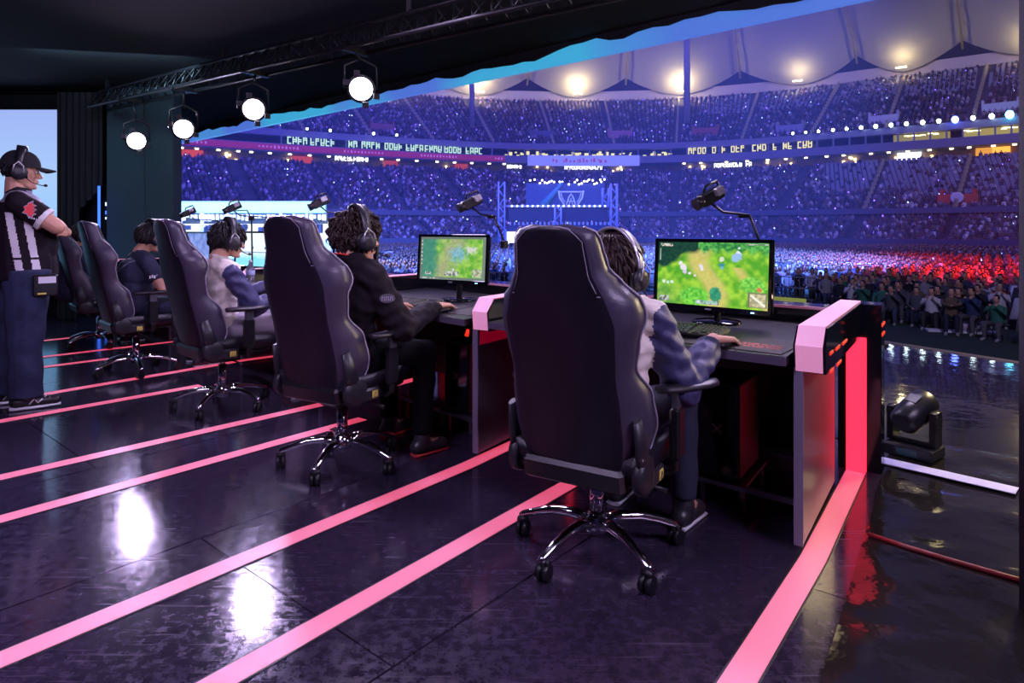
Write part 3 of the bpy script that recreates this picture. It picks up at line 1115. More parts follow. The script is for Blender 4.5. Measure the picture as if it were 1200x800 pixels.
# stair tunnels (vomitories)
for k, (px, tier, tt, c, lab) in enumerate(((1035, U1, .10, (.5, .48, .56), None), (1172, U1, .12, (.5, .48, .54), None), (826, U1, .14, (.4, .10, .09), None), (727, U1, .14, (.5, .22, .28), None),
                                (635, U1, .14, (.14, .14, .22), None), (925, U1, .08, (.32, .32, .44), None), (448, U1, .12, (.35, .12, .14), None), (1122, L2, .10, (.75, .12, .05), 'emblem'))):
    o0, z0, o1, z1 = tier
    off = o0 + (o1 - o0) * tt
    s = s_of_px(px, off)
    z = z0 + (z1 - z0) * tt
    b = MB()
    along(b, s, off, z + .7, 4.4, 1.5, .3)
    for e in (-2.1, 2.1):
        along(b, s + e, off + 2.0, z + 1.1, .3, 2.0, 4.0)
    o = b.build('stair_tunnel', mat('tunnel %d' % k, c, .7), bowl)
    if lab:
        e = MB()
        x, y = at(s, off - .25)
        ang = float(tilt_at(s) - PI / 2)
        rot = Matrix.Rotation(ang, 3, 'Z') @ Matrix.Rotation(PI / 2, 3, 'X')
        e.lathe([(.75, 0), (.75, .08), (.6, .1)], (float(x), float(y), z + .95), 20, 0, rot)
        e.build('round_emblem', mat('emblem white', (.8, .75, .7), .6), o)
# floodlights along the upper ring
LN = [(1183, 0.62, 3), (1162, .40, 0), (1140, .36, 0), (1119, .55, 1), (1100, .34, 0), (1081, .36, 0), (1062, .34, 0), (1044, .34, 0), (1026, .34, 0), (1009, .32, 0), (992, .28, 0), (976, .28, 0), (959, .26, 0), (944, .22, 0), (929, .24, 0),
      (360, .2, 0), (387, .24, 0), (438, .24, 0), (465, .22, 0)]
fl_m = [glow('flood white', (.62, .80, 1.0), 16), glow('flood blue', (.10, .16, 1.0), 22), None, glow('flood cyan', (.12, .62, 1.0), 16)]
for k, (px, r, c) in enumerate(LN):
    s = s_of_px(px, .2)
    x, y = at(s, .2)
    nth = ['first', 'second', 'third', 'fourth', 'fifth', 'sixth', 'seventh', 'eighth', 'ninth', 'tenth', 'eleventh', 'twelfth', 'thirteenth', 'fourteenth', 'fifteenth'][k if px > 600 else k - 15]
    side = ('over the red band, %s from the teal wall' if px < 600 else 'on the upper ring, %s in the row from the dark pillar') % nth
    root = thing('ring_floodlight', ('small white floodlight ' + side) if c == 0 else ('large %s floodlight on the upper ring' % ('cyan' if c == 3 else 'deep blue')), 'floodlight',
                 (float(x), float(y), 17.7), 0, 'floodlights along the upper ring')
    MB().box((0, 0.15, .25), (.5, .3, .5)).box((0, .15, -.02), (.2, .2, .06)).build('housing', M_plastic, root)
    MB().ell((0, -.05, .3), (r, r * .5, r), None, 12, 8).build('lens', fl_m[c], root)

# ------------------------------------------------------------------ roof: rear beam, masts, tent membranes with warm lamps beneath
roof = thing('stadium_roof', 'stadium roof of pale tent membranes on trusses, glowing warm above the upper tier', 'roof', (0, 0, 0), 0)
link('rear_beam', ribbon('t', [(28, 31.4), (28, 33.6), (29, 33.6), (29, 31.4)], mat('beam white', (.50, .45, .48), .7), closed=True), roof)
M_memb = mat('roof membrane', (.60, .58, .55), .8)
bay = 17.0
smid = s_of_px(675, 26)
k0, k1 = -9, 10
for k in range(k0, k1):
    sc0 = smid + k * bay
    if sc0 - bay / 2 < S[0] or sc0 + bay / 2 > S[-1]:
        continue
    NXm, NYm = 12, 12
    vs, fs = [], []
    for j in range(NYm + 1):
        v = j / NYm
        off = 27 - 40 * v
        for i in range(NXm + 1):
            u = i / NXm * 2 - 1
            sag = (1 - u * u)
            # bell shape: low in the middle of the bay at the rear, rising to the ridge cables
            z = 33.2 + 19 * v ** 0.8 + 3.2 * abs(u) ** 1.6 * (1 - v * .5) - 1.6 * sag * math.exp(-((v - .06) / .12) ** 2)
            x, y = at(sc0 + u * bay / 2, off)
            vs.append((float(x), float(y), z))
    q = NXm + 1
    for j in range(NYm):
        for i in range(NXm):
            a = j * q + i
            fs.append((a, a + 1, a + q + 1, a + q))
    MB().add(vs, fs, 0, True).build('membrane', M_memb, roof)
    x, y = at(sc0, 22)
    px = 600 + F * x / y
    if 380 < px < 1500:
        lamp('roof_uplight', 'POINT', (float(x), float(y), 31.9), None, 2000 if px < 900 else 700, (1.0, .78, .40), shadow_soft_size=.5)
        g = MB(); along(g, sc0, 21.5, 31.7, 1.8, .22, .5)
        g.build('lamp_bank', glow('warm bank', (1.0, .86, .5), 6), roof)
    # ridge truss between bays
    se = sc0 + bay / 2
    tb = MB()
    for (zo) in (0, 2.2):
        pp = []
        for j in range(7):
            v = j / 6
            x, y = at(se, 27 - 40 * v)
            pp.append((float(x), float(y), 36.0 + 19 * v ** .8 + zo - 1.2))
        tb.tube(pp, .22, 6)
    for j in range(12):
        v = j / 12; v2 = (j + .5) / 12
        x, y = at(se, 27 - 40 * v); x2, y2 = at(se, 27 - 40 * v2)
        tb.tube([(float(x), float(y), 34.8 + 19 * v ** .8), (float(x2), float(y2), 37 + 19 * v2 ** .8)], .12, 5)
    tb.build('ridge_truss', mat('truss ochre', (.50, .44, .26), .5), roof)
for px, yb, o_, r in ((553, 150, 8, .5), (805, 136, 12, .65)):
    s = s_of_px(px, o_)
    x, y = at(s, o_)
    zb = 1.25 + (268 - yb) * float(y) / F
    MB().cyl((float(x), float(y), min(zb, 23)), (float(x), float(y), 46), r, r, 14).build('mast', mat('mast', (.36, .34, .38), .5), roof)

# ------------------------------------------------------------------ thin haze hanging in the bowl, lit blue by the washes
hz = bpy.data.materials.new('haze')
hz.use_nodes = True
nt = hz.node_tree
nt.nodes.remove(nt.nodes['Principled BSDF'])
vs_ = nt.nodes.new('ShaderNodeVolumeScatter')
vs_.inputs['Color'].default_value = (0.62, 0.60, 1.0, 1)
vs_.inputs['Density'].default_value = 0.0016
vs_.inputs['Anisotropy'].default_value = 0.1
nt.links.new(vs_.outputs[0], nt.nodes['Material Output'].inputs['Volume'])
h_ = MB().box((0, 92, 29), (330, 148, 58)).build('haze', hz)
h_['kind'] = 'stuff'
h_['label'] = 'thin blue haze filling the stadium bowl'
h_['category'] = 'haze'
# =================================================================== PITCH: far stage, bright booth, seated crowd
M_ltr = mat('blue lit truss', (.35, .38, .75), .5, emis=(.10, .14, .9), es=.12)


def truss_leg(b, x, y, z0, z1, w=.5, r=.05, step=1.0):
    for (a, c) in ((-1, -1), (1, -1), (1, 1), (-1, 1)):
        b.cyl((x + a * w / 2, y + c * w / 2, z0), (x + a * w / 2, y + c * w / 2, z1), r, n=6)
    z = z0
    k = 0
    while z < z1 - step * .5:
        s = 1 if k % 2 else -1
        b.tube([(x - w / 2 * s, y - w / 2, z), (x + w / 2 * s, y - w / 2, z + step)], r * .6, 4)
        b.tube([(x - w / 2, y + w / 2 * s, z), (x - w / 2, y - w / 2 * s, z + step)], r * .6, 4)
        z += step
        k += 1
    return b


FY = 82.0
k_ = FY / F


def fx(px): return (px - 600) * k_
def fz(py): return CAMZ - (py - HOR) * k_


fs_ = thing('far_show_stage', 'dark blue show stage with screens and tall trusses at the far end of the pitch', 'stage', (fx(655), FY, FZ), 0)
ox, oy, oz = fx(655), FY, FZ


def loc(px, py, dy=0.0): return (fx(px) - ox, dy, fz(py) - oz)


def fbox(b, x0, x1, y0, y1, dy, d, **k):
    a, c = loc(x0, y1, dy), loc(x1, y0, dy)
    return b.box(((a[0] + c[0]) / 2, dy + d / 2, (a[2] + c[2]) / 2), (c[0] - a[0], d, c[2] - a[2]), **k)


M_st = mat('stage dark blue', (.025, .028, .10), .6)
M_st2 = mat('stage screen blue', (.015, .015, .06), .4, emis=(.03, .03, .22), es=.35)
fbox(MB(), 617, 712, 213, 243, 2.5, .4).build('backdrop_screen', mat('backdrop blue', (.03, .035, .14), .6, emis=(.05, .07, .42), es=.35), fs_)
fbox(MB(), 593, 650, 243, 258.5, 0, .5).build('led_screen', M_st2, fs_)
fbox(MB(), 656, 712, 243, 258.5, 0, .5).build('led_screen', M_st2, fs_)
fbox(MB(), 595, 716, 264, 283, -1.0, 7).build('platform', M_st, fs_)
fbox(MB(), 590, 718, 240.5, 242.8, -.4, .6).build('lighting_rail', M_ltr, fs_)
b = MB()
for px in range(597, 716, 5):
    fbox(b, px, px + 2, 260, 263.5, -.6, .3)
o = b.build('valance_panels', mat('pale blue panel', (.3, .35, .7), .6, emis=(.12, .16, .7), es=.35), fs_); o['kind'] = 'stuff'
b = MB()
for px in range(618, 714, 3):
    if rng.random() < .8:
        x, y, z = loc(px + rng.uniform(-1, 1), 212 + rng.uniform(-4, 3), 2.0)
        b.ell((x, y, z), (.14, .1, .14), None, 6, 4)
for px in range(600, 714, 6):
    x, y, z = loc(px, 241.5, -.8); b.ell((x, y, z), (.12, .1, .12), None, 6, 4)
o = b.build('rig_lamps', glow('rig lamp', (.65, .7, 1.0), 6), fs_); o['kind'] = 'stuff'
for px, y0, y1 in ((588, 214, 288), (717.5, 216, 285), (653, 243, 268), (708, 221, 243)):
    x, _, z0 = loc(px, y1, -1.2); z1 = loc(px, y0)[2]
    truss_leg(MB(), x, -1.2, z0, z1, .75, .11, 1.0).build('truss_tower', M_ltr, fs_)
# the trophy-like emblem on the backdrop: a flaring frame with a pointed figure in it
em = MB()


def eline(pp, r=.10):
    em.tube([loc(x, y, 2.2) for x, y in pp], r, 5)


eline([(656, 223.5), (686, 223.5)])
eline([(656, 222), (657.5, 231), (663, 239)], .12)
eline([(686, 222), (684.5, 231), (679, 239)], .12)
eline([(659, 225), (660.5, 231), (664, 236)], .06)
eline([(683, 225), (681.5, 231), (678, 236)], .06)
eline([(665.5, 239), (668.5, 230), (671, 226), (673.5, 230), (676.5, 239)], .10)
eline([(669, 239), (671, 231), (673, 239)], .08)
eline([(667.5, 235), (674.5, 235)], .06)
em.build('emblem', mat('emblem line', (.3, .35, .6), .6, emis=(.28, .32, .85), es=.7), fs_)
# beam of blue light across the backdrop, drawn as a solid glowing cone
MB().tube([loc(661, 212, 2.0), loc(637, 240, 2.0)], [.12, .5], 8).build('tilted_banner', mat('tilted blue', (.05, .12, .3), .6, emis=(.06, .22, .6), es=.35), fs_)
bt = thing('commentary_booth', 'small brightly lit white booth at one end of the far stage front', 'booth', (fx(606), FY - 2, FZ), 0)
MB().box((0, .6, .5 + 1.0), (2.6, .15, 2.4)).build('back_panel', glow('booth white', (.85, .80, 1.0), 1.5), bt)
MB().box((0, -.1, .9), (2.0, .6, .8)).build('counter', M_dark, bt)
for dx in (-1.4, 1.4):
    MB().box((dx, .2, 1.5), (.15, 1.2, 3.0)).build('post', M_ltr, bt)
MB().box((.1, -.1, 1.75), (.9, .1, .6)).build('monitor', M_dark, bt)

# ---- long bright players' booth on the pitch behind the farther desks
BY = 34.0
bb = thing('white_broadcast_stage', 'brilliant white-lit long stage with a teal canopy behind the farther players', 'stage', ((292 - 600) * BY / F, BY, FZ), 0)
kx = BY / F


def bl(px, py, dy=0.0): return ((px - 292) * kx, dy, CAMZ - (py - HOR) * kx - FZ)


def bbox(b, x0, x1, y0, y1, dy, d, **k):
    a, c = bl(x0, y1, dy), bl(x1, y0, dy)
    return b.box(((a[0] + c[0]) / 2, dy + d / 2, (a[2] + c[2]) / 2), (c[0] - a[0], d, c[2] - a[2]), **k)


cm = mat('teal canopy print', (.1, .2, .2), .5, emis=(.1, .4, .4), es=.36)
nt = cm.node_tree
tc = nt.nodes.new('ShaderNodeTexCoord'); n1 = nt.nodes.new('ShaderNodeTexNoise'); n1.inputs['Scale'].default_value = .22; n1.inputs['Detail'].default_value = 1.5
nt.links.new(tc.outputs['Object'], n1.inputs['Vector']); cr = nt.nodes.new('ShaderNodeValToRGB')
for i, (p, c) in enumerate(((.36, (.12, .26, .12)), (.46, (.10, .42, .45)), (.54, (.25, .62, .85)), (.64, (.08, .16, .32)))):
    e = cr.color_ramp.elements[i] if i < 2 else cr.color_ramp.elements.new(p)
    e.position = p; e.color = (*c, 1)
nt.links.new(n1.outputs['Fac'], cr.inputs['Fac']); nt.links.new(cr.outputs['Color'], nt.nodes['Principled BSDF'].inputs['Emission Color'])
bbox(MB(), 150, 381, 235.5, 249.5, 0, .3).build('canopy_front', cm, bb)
b = MB()
for px in range(152, 380, 5):
    h = rng.uniform(4, 9)
    bbox(b, px, px + rng.uniform(1.5, 3.4), 250.5 + (9 - h) * .3, 250.5 + h, .1, .2)
o = b.build('sign_lettering', mat('white sign strokes', (.6, .6, .65), .5, emis=(.6, .65, .72), es=.5), bb); o['kind'] = 'stuff'
bbox(MB(), 150, 379, 249, 262, .6, .2).build('sign_back', mat('sign back', (.10, .11, .14), .6), bb)
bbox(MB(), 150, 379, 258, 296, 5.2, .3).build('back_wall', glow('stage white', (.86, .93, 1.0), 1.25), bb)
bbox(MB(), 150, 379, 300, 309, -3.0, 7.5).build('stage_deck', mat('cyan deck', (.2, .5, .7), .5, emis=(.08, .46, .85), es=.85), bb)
bbox(MB(), 150, 379, 309, 318, -3.1, 7.7).build('deck_front', M_st, bb)
M_fur = mat('white furniture', (.8, .82, .86), .5)
for px in range(160, 376, 12):
    bbox(MB(), px + rng.uniform(-2, 2), px + rng.uniform(4, 8), 281 + rng.uniform(-3, 2), 298, rng.uniform(-1, 3), .6).build('counter', M_fur, bb)
for i, px in enumerate((216, 241, 270, 332, 362)):
    bbox(MB(), px, px + 1.6, 250, 300, -.6, .25).build('post', M_ltr, bb)
b = MB()
for px in range(156, 378, 7):
    bbox(b, px + rng.uniform(-1, 2), px + rng.uniform(3, 6), 264 + rng.uniform(-3, 2), 270 + rng.uniform(-2, 5), rng.uniform(1, 4), .4)
o = b.build('dark_equipment', mat('equipment', (.10, .10, .14), .6), bb); o['kind'] = 'stuff'
lamp('booth_light', 'AREA', (-13, BY - 1.0, 2.6), (-13, BY, -1.8), 900, (.8, .92, 1.0), shape='RECTANGLE', size=12, size_y=1.5)


# ---- seated spectators on the pitch
def blob_rows(b, path, ring):
    pass


def spectator_mesh(name, variant, top_m):
    """continuous low body, seated facing +Y, legs bent, hands in lap or raised"""
    b = MB()
    lean = (0.0, .06, -.05, .03)[variant]
    # torso as a lofted ring body flowing into hips
    def ring(c, rx, ry, n=8):
        return [(c[0] + rx * math.cos(2 * PI * k / n), c[1] + ry * math.sin(2 * PI * k / n), c[2]) for k in range(n)]
    prof = [((0, 0, .40), .17, .14), ((0, .0, .50), .19, .15), ((0, lean * .4, .68), .17, .12), ((0, lean, .86), .21, .12), ((0, lean, .97), .17, .10), ((0, lean * 1.1, 1.02), .065, .06), ((0, lean * 1.2 + .01, 1.06), .055, .06),
            ((0, lean * 1.3 + .02, 1.10), .075, .09), ((0, lean * 1.3 + .02, 1.18), .085, .10), ((0, lean * 1.3 + .01, 1.26), .075, .09), ((0, lean * 1.3, 1.31), .03, .04)]
    vs = []
    for c, rx, ry in prof:
        vs += ring(c, rx, ry)
    n = 8
    fs, mi = [], []
    for i in range(len(prof) - 1):
        for k in range(n):
            j = (k + 1) % n
            fs.append((i * n + k, i * n + j, (i + 1) * n + j, (i + 1) * n + k))
            face = k in (1, 2) and 6 <= i <= 8
            mi.append(0 if i < 1 else 1 if i < 5 else (2 if i < 7 else (2 if (k in (0, 1, 2, 3) and i < 8) or (k in (1, 2) and i < 9) else 3)))
    fs.append(tuple(range(n - 1, -1, -1))); mi.append(0)
    fs.append(tuple((len(prof) - 1) * n + k for k in range(n))); mi.append(3)
    o = len(b.v)
    b.v += vs; b.f += fs; b.m += mi; b.smooth += [True] * len(fs)

    def limb(pts, rs, m_):
        b.tube(pts, rs, 6, m_)
    sp = (.10, .16, .08, .13)[variant]
    for s in (-1, 1):
        limb([(s * .09, .02, .46), (s * sp * 1.1, .40, .48), (s * sp, .44, .42), (s * sp * 1.05, .40, .10), (s * sp * 1.05, .42, .05)], [.09, .075, .07, .05, .045], 0)
        limb([(s * sp * 1.05, .36, .045), (s * sp * 1.1, .56, .035)], [.05, .04], 4)
        if variant == 0:
            limb([(s * .20, lean, .92), (s * .25, .08, .70), (s * .10, .26, .58)], [.06, .05, .04], 1)
        elif variant == 1:
            limb([(s * .20, lean, .92), (s * .24, .20, .76), (s * .09, .30, .98)], [.06, .05, .035], 1)
        elif variant == 2:
            limb([(s * .20, lean, .92), (s * .25, .02, .68), (s * .16, .28, .56)], [.06, .05, .04], 1)
        else:
            limb([(s * .20, lean, .92), (s * .22, .22, .84), (s * .02, .28, .80)], [.06, .05, .04], 1)
    for s in (-1, 1):
        hp = ((s * .09, .28, .57), (s * .07, .31, 1.01), (s * .15, .30, .55), (s * .0, .30, .80))[variant]
        b.ell(hp, (.045, .05, .035), None, 6, 4, 2)
    me = b.mesh(name, [mat('crowd trousers', (.04, .04, .06), .9, obj_random=[(.02, .02, .04), (.05, .06, .11), (.03, .03, .03), (.09, .08, .09)]), top_m, M_skin, M_hair2, mat('crowd shoes', (.3, .3, .32), .6)])
    return me


TOPS = [('black', (.02, .02, .03), 5), ('dark grey', (.08, .08, .10), 3), ('navy', (.03, .05, .13), 2), ('white', (.60, .56, .60), 2), ('dark red', (.16, .02, .03), 1),
        ('brown', (.13, .09, .06), 1), ('light grey', (.28, .26, .30), 2), ('green', (.03, .16, .10), 1), ('pink', (.50, .30, .36), 1)]
POSE = ['hands in lap', 'hands at face', 'leaning back', 'arms folded']
spec = {}
for nm_, c_, w_ in TOPS:
    tm = mat('crowd top ' + nm_, c_, .85)
    for v in range(4):
        spec[nm_, v] = spectator_mesh('spectator', v, tm)
pick = [t[0] for t in TOPS for _ in range(t[2])]
chair_b = MB()
chair_b.box((0, 0.04, .40), (.42, .42, .03)).box((0, -.17, .68), (.40, .025, .28))
for a in (-.18, .18):
    for c in (-.15, .2):
        chair_b.cyl((a, c, 0), (a, c, .40), .012, n=5)
fold_me = chair_b.mesh('folding_chair', M_plastic_g)

# seat grid: front line of the seating block, then rows behind it
front = [(15.0, 14.6), (13.4, 16.9), (12.2, 20.6), (12.0, 23.8), (12.6, 27.2), (11.0, 29.2), (2.0, 30.5), (-9, 33.5), (-15, 41.0), (-40, 43)]


def beyond(x, y):
    """inside the seating block?"""
    poly = front + [(-40, 88), (62, 88), (62, 14.6)]
    return inside(poly, x, y)


seats_pts = []
az_s = R(18)
ux, uy = math.cos(az_s), math.sin(az_s)
rr = random.Random(3)
for r_ in range(0, 110):
    for c_ in range(-110, 140):
        x0 = c_ * .58; y0 = r_ * .90
        x = 14 + x0 * ux - y0 * uy * .0 + rr.uniform(-.08, .08)
        y = 15 + x0 * -uy * .9 + y0 + rr.uniform(-.12, .12)
        if y < 14 or y > 86:
            continue
        px = 600 + F * x / y
        if px < 395 or px > 1215:
            continue
        if (c_ + 220) % 22 in (0, 1) or (r_ % 24 == 23):
            continue
        if not beyond(x, y):
            continue
        if abs(y - FY) < 6 and 585 < px < 722 and y > 76:
            continue
        seats_pts.append((x, y, px, r_, c_))
seats_pts.sort(key=lambda q: q[0] ** 2 + q[1] ** 2)


def faces(x, y):
    return math.atan2(-2 - x, 4 - y)      # they look at the players' stage


near, far = [], []
for x, y, px, r_, c_ in seats_pts:
    vis = (1024 < px < 1186) or (905 < px <= 1024 and y > 19) or (438 < px < 592 and y > 24)
    if vis and len(near) < 292:
        near.append((x, y, r_, c_))
    else:
        far.append((x, y))
ORD = ['first', 'second', 'third', 'fourth', 'fifth', 'sixth', 'seventh', 'eighth', 'ninth', 'tenth', 'eleventh', 'twelfth', 'thirteenth', 'fourteenth', 'fifteenth', 'sixteenth', 'seventeenth', 'eighteenth', 'nineteenth', 'twentieth']
ORD += ['twenty-' + w for w in ORD[:9]]
ORD += ['thirtieth'] + ['thirty-' + w for w in ORD[:9]] + ['fortieth'] + ['forty-' + w for w in ORD[:9]] + ['fiftieth'] + ['fifty-' + w for w in ORD[:9]]
ORD += ['sixtieth'] * 200
rows = sorted({q[2] for q in near})
cmax = {}
for q in near:
    cmax[q[2]] = max(cmax.get(q[2], -999), q[3])
for i, (x, y, r_, c_) in enumerate(near):
    az = faces(x, y) + rr.uniform(-.25, .25)
    nm_, v = rr.choice(pick), rr.randrange(4)
    o = link('person', spec[nm_, v], None, loc=(x, y, FZ), rz=-az)
    o.scale = (1, 1, rr.uniform(.93, 1.08))
    k = 0 if y < 23 else (1 if y < 30 else 2)
    ri, ci = rows.index(r_), cmax[r_] - c_
    if True:
        lb = 'spectator in %s top, %s, %s seat, %s row from pillar' % (nm_, POSE[v], ORD[ci], ORD[ri])
    else:
        lb = 'spectator in %s top, %s, deep in the pitch seating' % (nm_, POSE[v])
    tag(o, lb, 'person', ['front spectators on the pitch', 'middle spectators on the pitch', 'rear spectators on the pitch'][k])
    if y < 22:
        c = link('folding_chair', fold_me, None, loc=(x, y, FZ), rz=-az)
        tag(c, 'dark folding chair at %s seat of %s row from the pillar' % (ORD[ci], ORD[ri]), 'chair', 'folding chairs on the pitch')
far = np.array(far)
fa_ = np.arctan2(4 - far[:, 1], -2 - far[:, 0]) - PI / 2 + rng.uniform(-.3, .3, len(far))
CLF = [(.08, .08, .11), (.20, .20, .24), (.40, .39, .43), (.65, .63, .68), (.10, .05, .06), (.06, .07, .12), (.03, .03, .04), (.2, .16, .15)]
o = crowd('crowd', np.column_stack([far, np.full(len(far), FZ + .38)]), fa_, CLF, HC, 1.0)
tag(o, 'thousands of spectators seated on the pitch washed with blue and red light', 'crowd')
m_ = rng.random(len(far)) < .012
q = np.column_stack([far[m_], np.full(m_.sum(), FZ + 1.05)]); q[:, 1] -= .35
sparks('phone_lights', q, rng.uniform(.03, .07, len(q)), glow('stick blue', (0.30, 0.40, 1.0), 6), 'scattered phone lights among the pitch spectators')
# crowd barriers and the low white board by the front row
M_bar = mat('barrier steel', (.3, .3, .36), .4, .6)
for i, (p, q_) in enumerate((((12.3, 26.3), (10.4, 28.3)), ((10.2, 28.4), (7.4, 28.9)), ((7.2, 28.9), (4.4, 29.2)), ((1.4, 29.4), (-1.4, 29.7)), ((-1.6, 29.7), (-4.4, 30.6)))):
    p, q_ = Vector((*p, FZ)), Vector((*q_, FZ))
    root = thing('crowd_barrier', 'steel crowd barrier in the line before the pitch seating, ' + ('first', 'second', 'third', 'fourth', 'last')[i] + ' along from the stage-corner end', 'barrier', p, 0, 'crowd barriers')
    d = q_ - p
    b = MB()
    for z in (.15, .6, 1.05):
        b.tube([Vector((0, 0, z)), d + Vector((0, 0, z))], .025, 6)
    for t in np.linspace(0, 1, 14):
        b.tube([d * float(t) + Vector((0, 0, .15)), d * float(t) + Vector((0, 0, 1.05))], .012, 5)
    b.build('rail_frame', M_bar, root)
    for t in (0.08, .92):
        n = Vector((-d.y, d.x, 0)).normalized() * .3
        MB().tube([d * t - n + Vector((0, 0, .025)), d * t + n + Vector((0, 0, .025))], .025, 6).build('foot', M_bar, root)
    MB().box(d / 2 + Vector((0, -.05, .10)), (d.length * .72, .03, .16), Matrix.Rotation(math.atan2(d.y, d.x), 3, 'Z')).build('yellow_board', mat('yellow board', (.55, .55, .15), .6, emis=(.6, .7, .1), es=.25 if i < 2 else .02), root)
bx = P(1105, 388, FZ)
wd = thing('white_bundle', 'pale cloth bundle lying on the grass before the front row of spectators', 'bundle', (13.25 + .0, 19.1, FZ), 0)
MB().box((0, 0, .03), (1.8, .4, .06), rotm(20)).build('board', M_white_c, wd)
b = MB(); b.ell((.25, 0, .2), (.38, .28, .22)); b.ell((.6, .1, .15), (.2, .2, .16))
b.build('cloth', mat('pale lilac cloth', (.5, .42, .55), .9, bump=(8, .8)), wd)
# =================================================================== DESKS AND DIVIDERS
DZ = 0.76
M_desk = mat('black desk laminate', (0.006, 0.005, 0.008), 0.45, bump=(120, .03))
M_panel = mat('satin divider panel', (0.14, 0.12, 0.16), 0.32, 0.5, var=(2.5, (0.10, 0.085, 0.12)))
M_led = glow('red led dash', (1.0, 0.03, 0.01), 1.0)  # glow painted in for red reflections on the dividers
M_edge = mat('grey edge trim', (.17, .15, .22), .4)
ord_ = ['end', 'second', 'third', 'fourth', 'fifth', 'last']


def divider(i):
    p, az = DIV[i]
    root = thing('desk_divider', ('end divider panel with broad red upright light strip, by the moving light', 'divider panel with pink cap between the two nearest chairs',
                                  'divider panel mostly hidden behind the second chair from the camera', 'divider panel beside the third player in cream and navy', 'divider panel beside the fourth chair', 'far end divider panel by the back wall')[i],
                 'desk divider', p, az, 'desk dividers')
    MB().box((0.005, .40, .375), (.03, .78, .69), bev=.003).build('side_panel', M_panel, root)
    MB().box((0.005, .004, .375), (.034, .012, .69)).build('edge_trim', M_edge, root)
    # boxed arm over the panel, chamfered at the front
    L_ = 1.18
    prof = [(.0, .70), (-.012, .80), (.055, .868), (L_, .868), (L_, .70)]
    b = MB()
    vs = [(x, y, z) for x in (-.012, .102) for (y, z) in prof]
    n = len(prof)
    fs = [tuple(range(n)), tuple(range(2 * n - 1, n - 1, -1))] + [(k, n + k, n + (k + 1) % n, (k + 1) % n) for k in range(n)]
    fs = [f[::-1] for f in fs]
    b.add(vs, fs)
    b.build('arm_box', M_gloss, root)
    # cap of pink acrylic: front plate, sloping plate, top plate
    c = MB()
    e = .004
    pp = [(-.002, .704), (-.014, .80), (.053, .870), (L_ - .03, .870)]
    qq = [(y - (e if k < 3 else 0), z + (e if k > 0 else 0)) for k, (y, z) in enumerate(pp)]
    for k in range(3):
        vs = []
        for x in (-.004, .092):
            vs += [(x, *pp[k]), (x, *qq[k]), (x, *qq[k + 1]), (x, *pp[k + 1])]
        MB().add(vs, [(0, 1, 2, 3), (7, 6, 5, 4), (1, 5, 6, 2), (0, 4, 5, 1), (3, 2, 6, 7), (0, 3, 7, 4)]).build('light_cap', M_cap, root)
    if i == 0:
        # rear post with the upright end of the floor strip
        MB().box((.078, 1.085, .345), (.092, .03, .69), bev=.004).build('upright_light_strip', M_red, root)
        MB().box((.09, 1.19, .43), (.20, .17, .86), bev=.004).build('rear_post', M_gloss, root)
        b = MB()
        for (y, z, w) in ((.08, .795, .07), (.24, .79, .10), (.44, .785, .13), (.08, .725, .07), (.27, .722, .12)):
            MB().box((.1035, y + .04, z - .03), (.004, w, .012), bev=.001).build('red_dash', M_led, root)
        for (y, z, w) in ((.07, .775, .16), (.07, .725, .14)):
            MB().box((.192, 1.12 + y, z - .02), (.004, w, .012)).build('red_dash', M_led, root)
    else:
        MB().box((.078, 1.02, .345), (.092, .03, .69), bev=.004).build('upright_light_strip', M_red, root)
        if i == 1:
            MB().box((.02, .35, .655), (.005, .66, .075)).build('red_band', mat('dull red band', (.35, .02, .05), .5, emis=(.5, .0, .03), es=.25), root)
            MB().tube([(-.045, -.012, .665), (-.035, -.012, .70)], [.012, .009], 8).build('red_dash', M_led, root)
    return root


for i in range(6):
    divider(i)

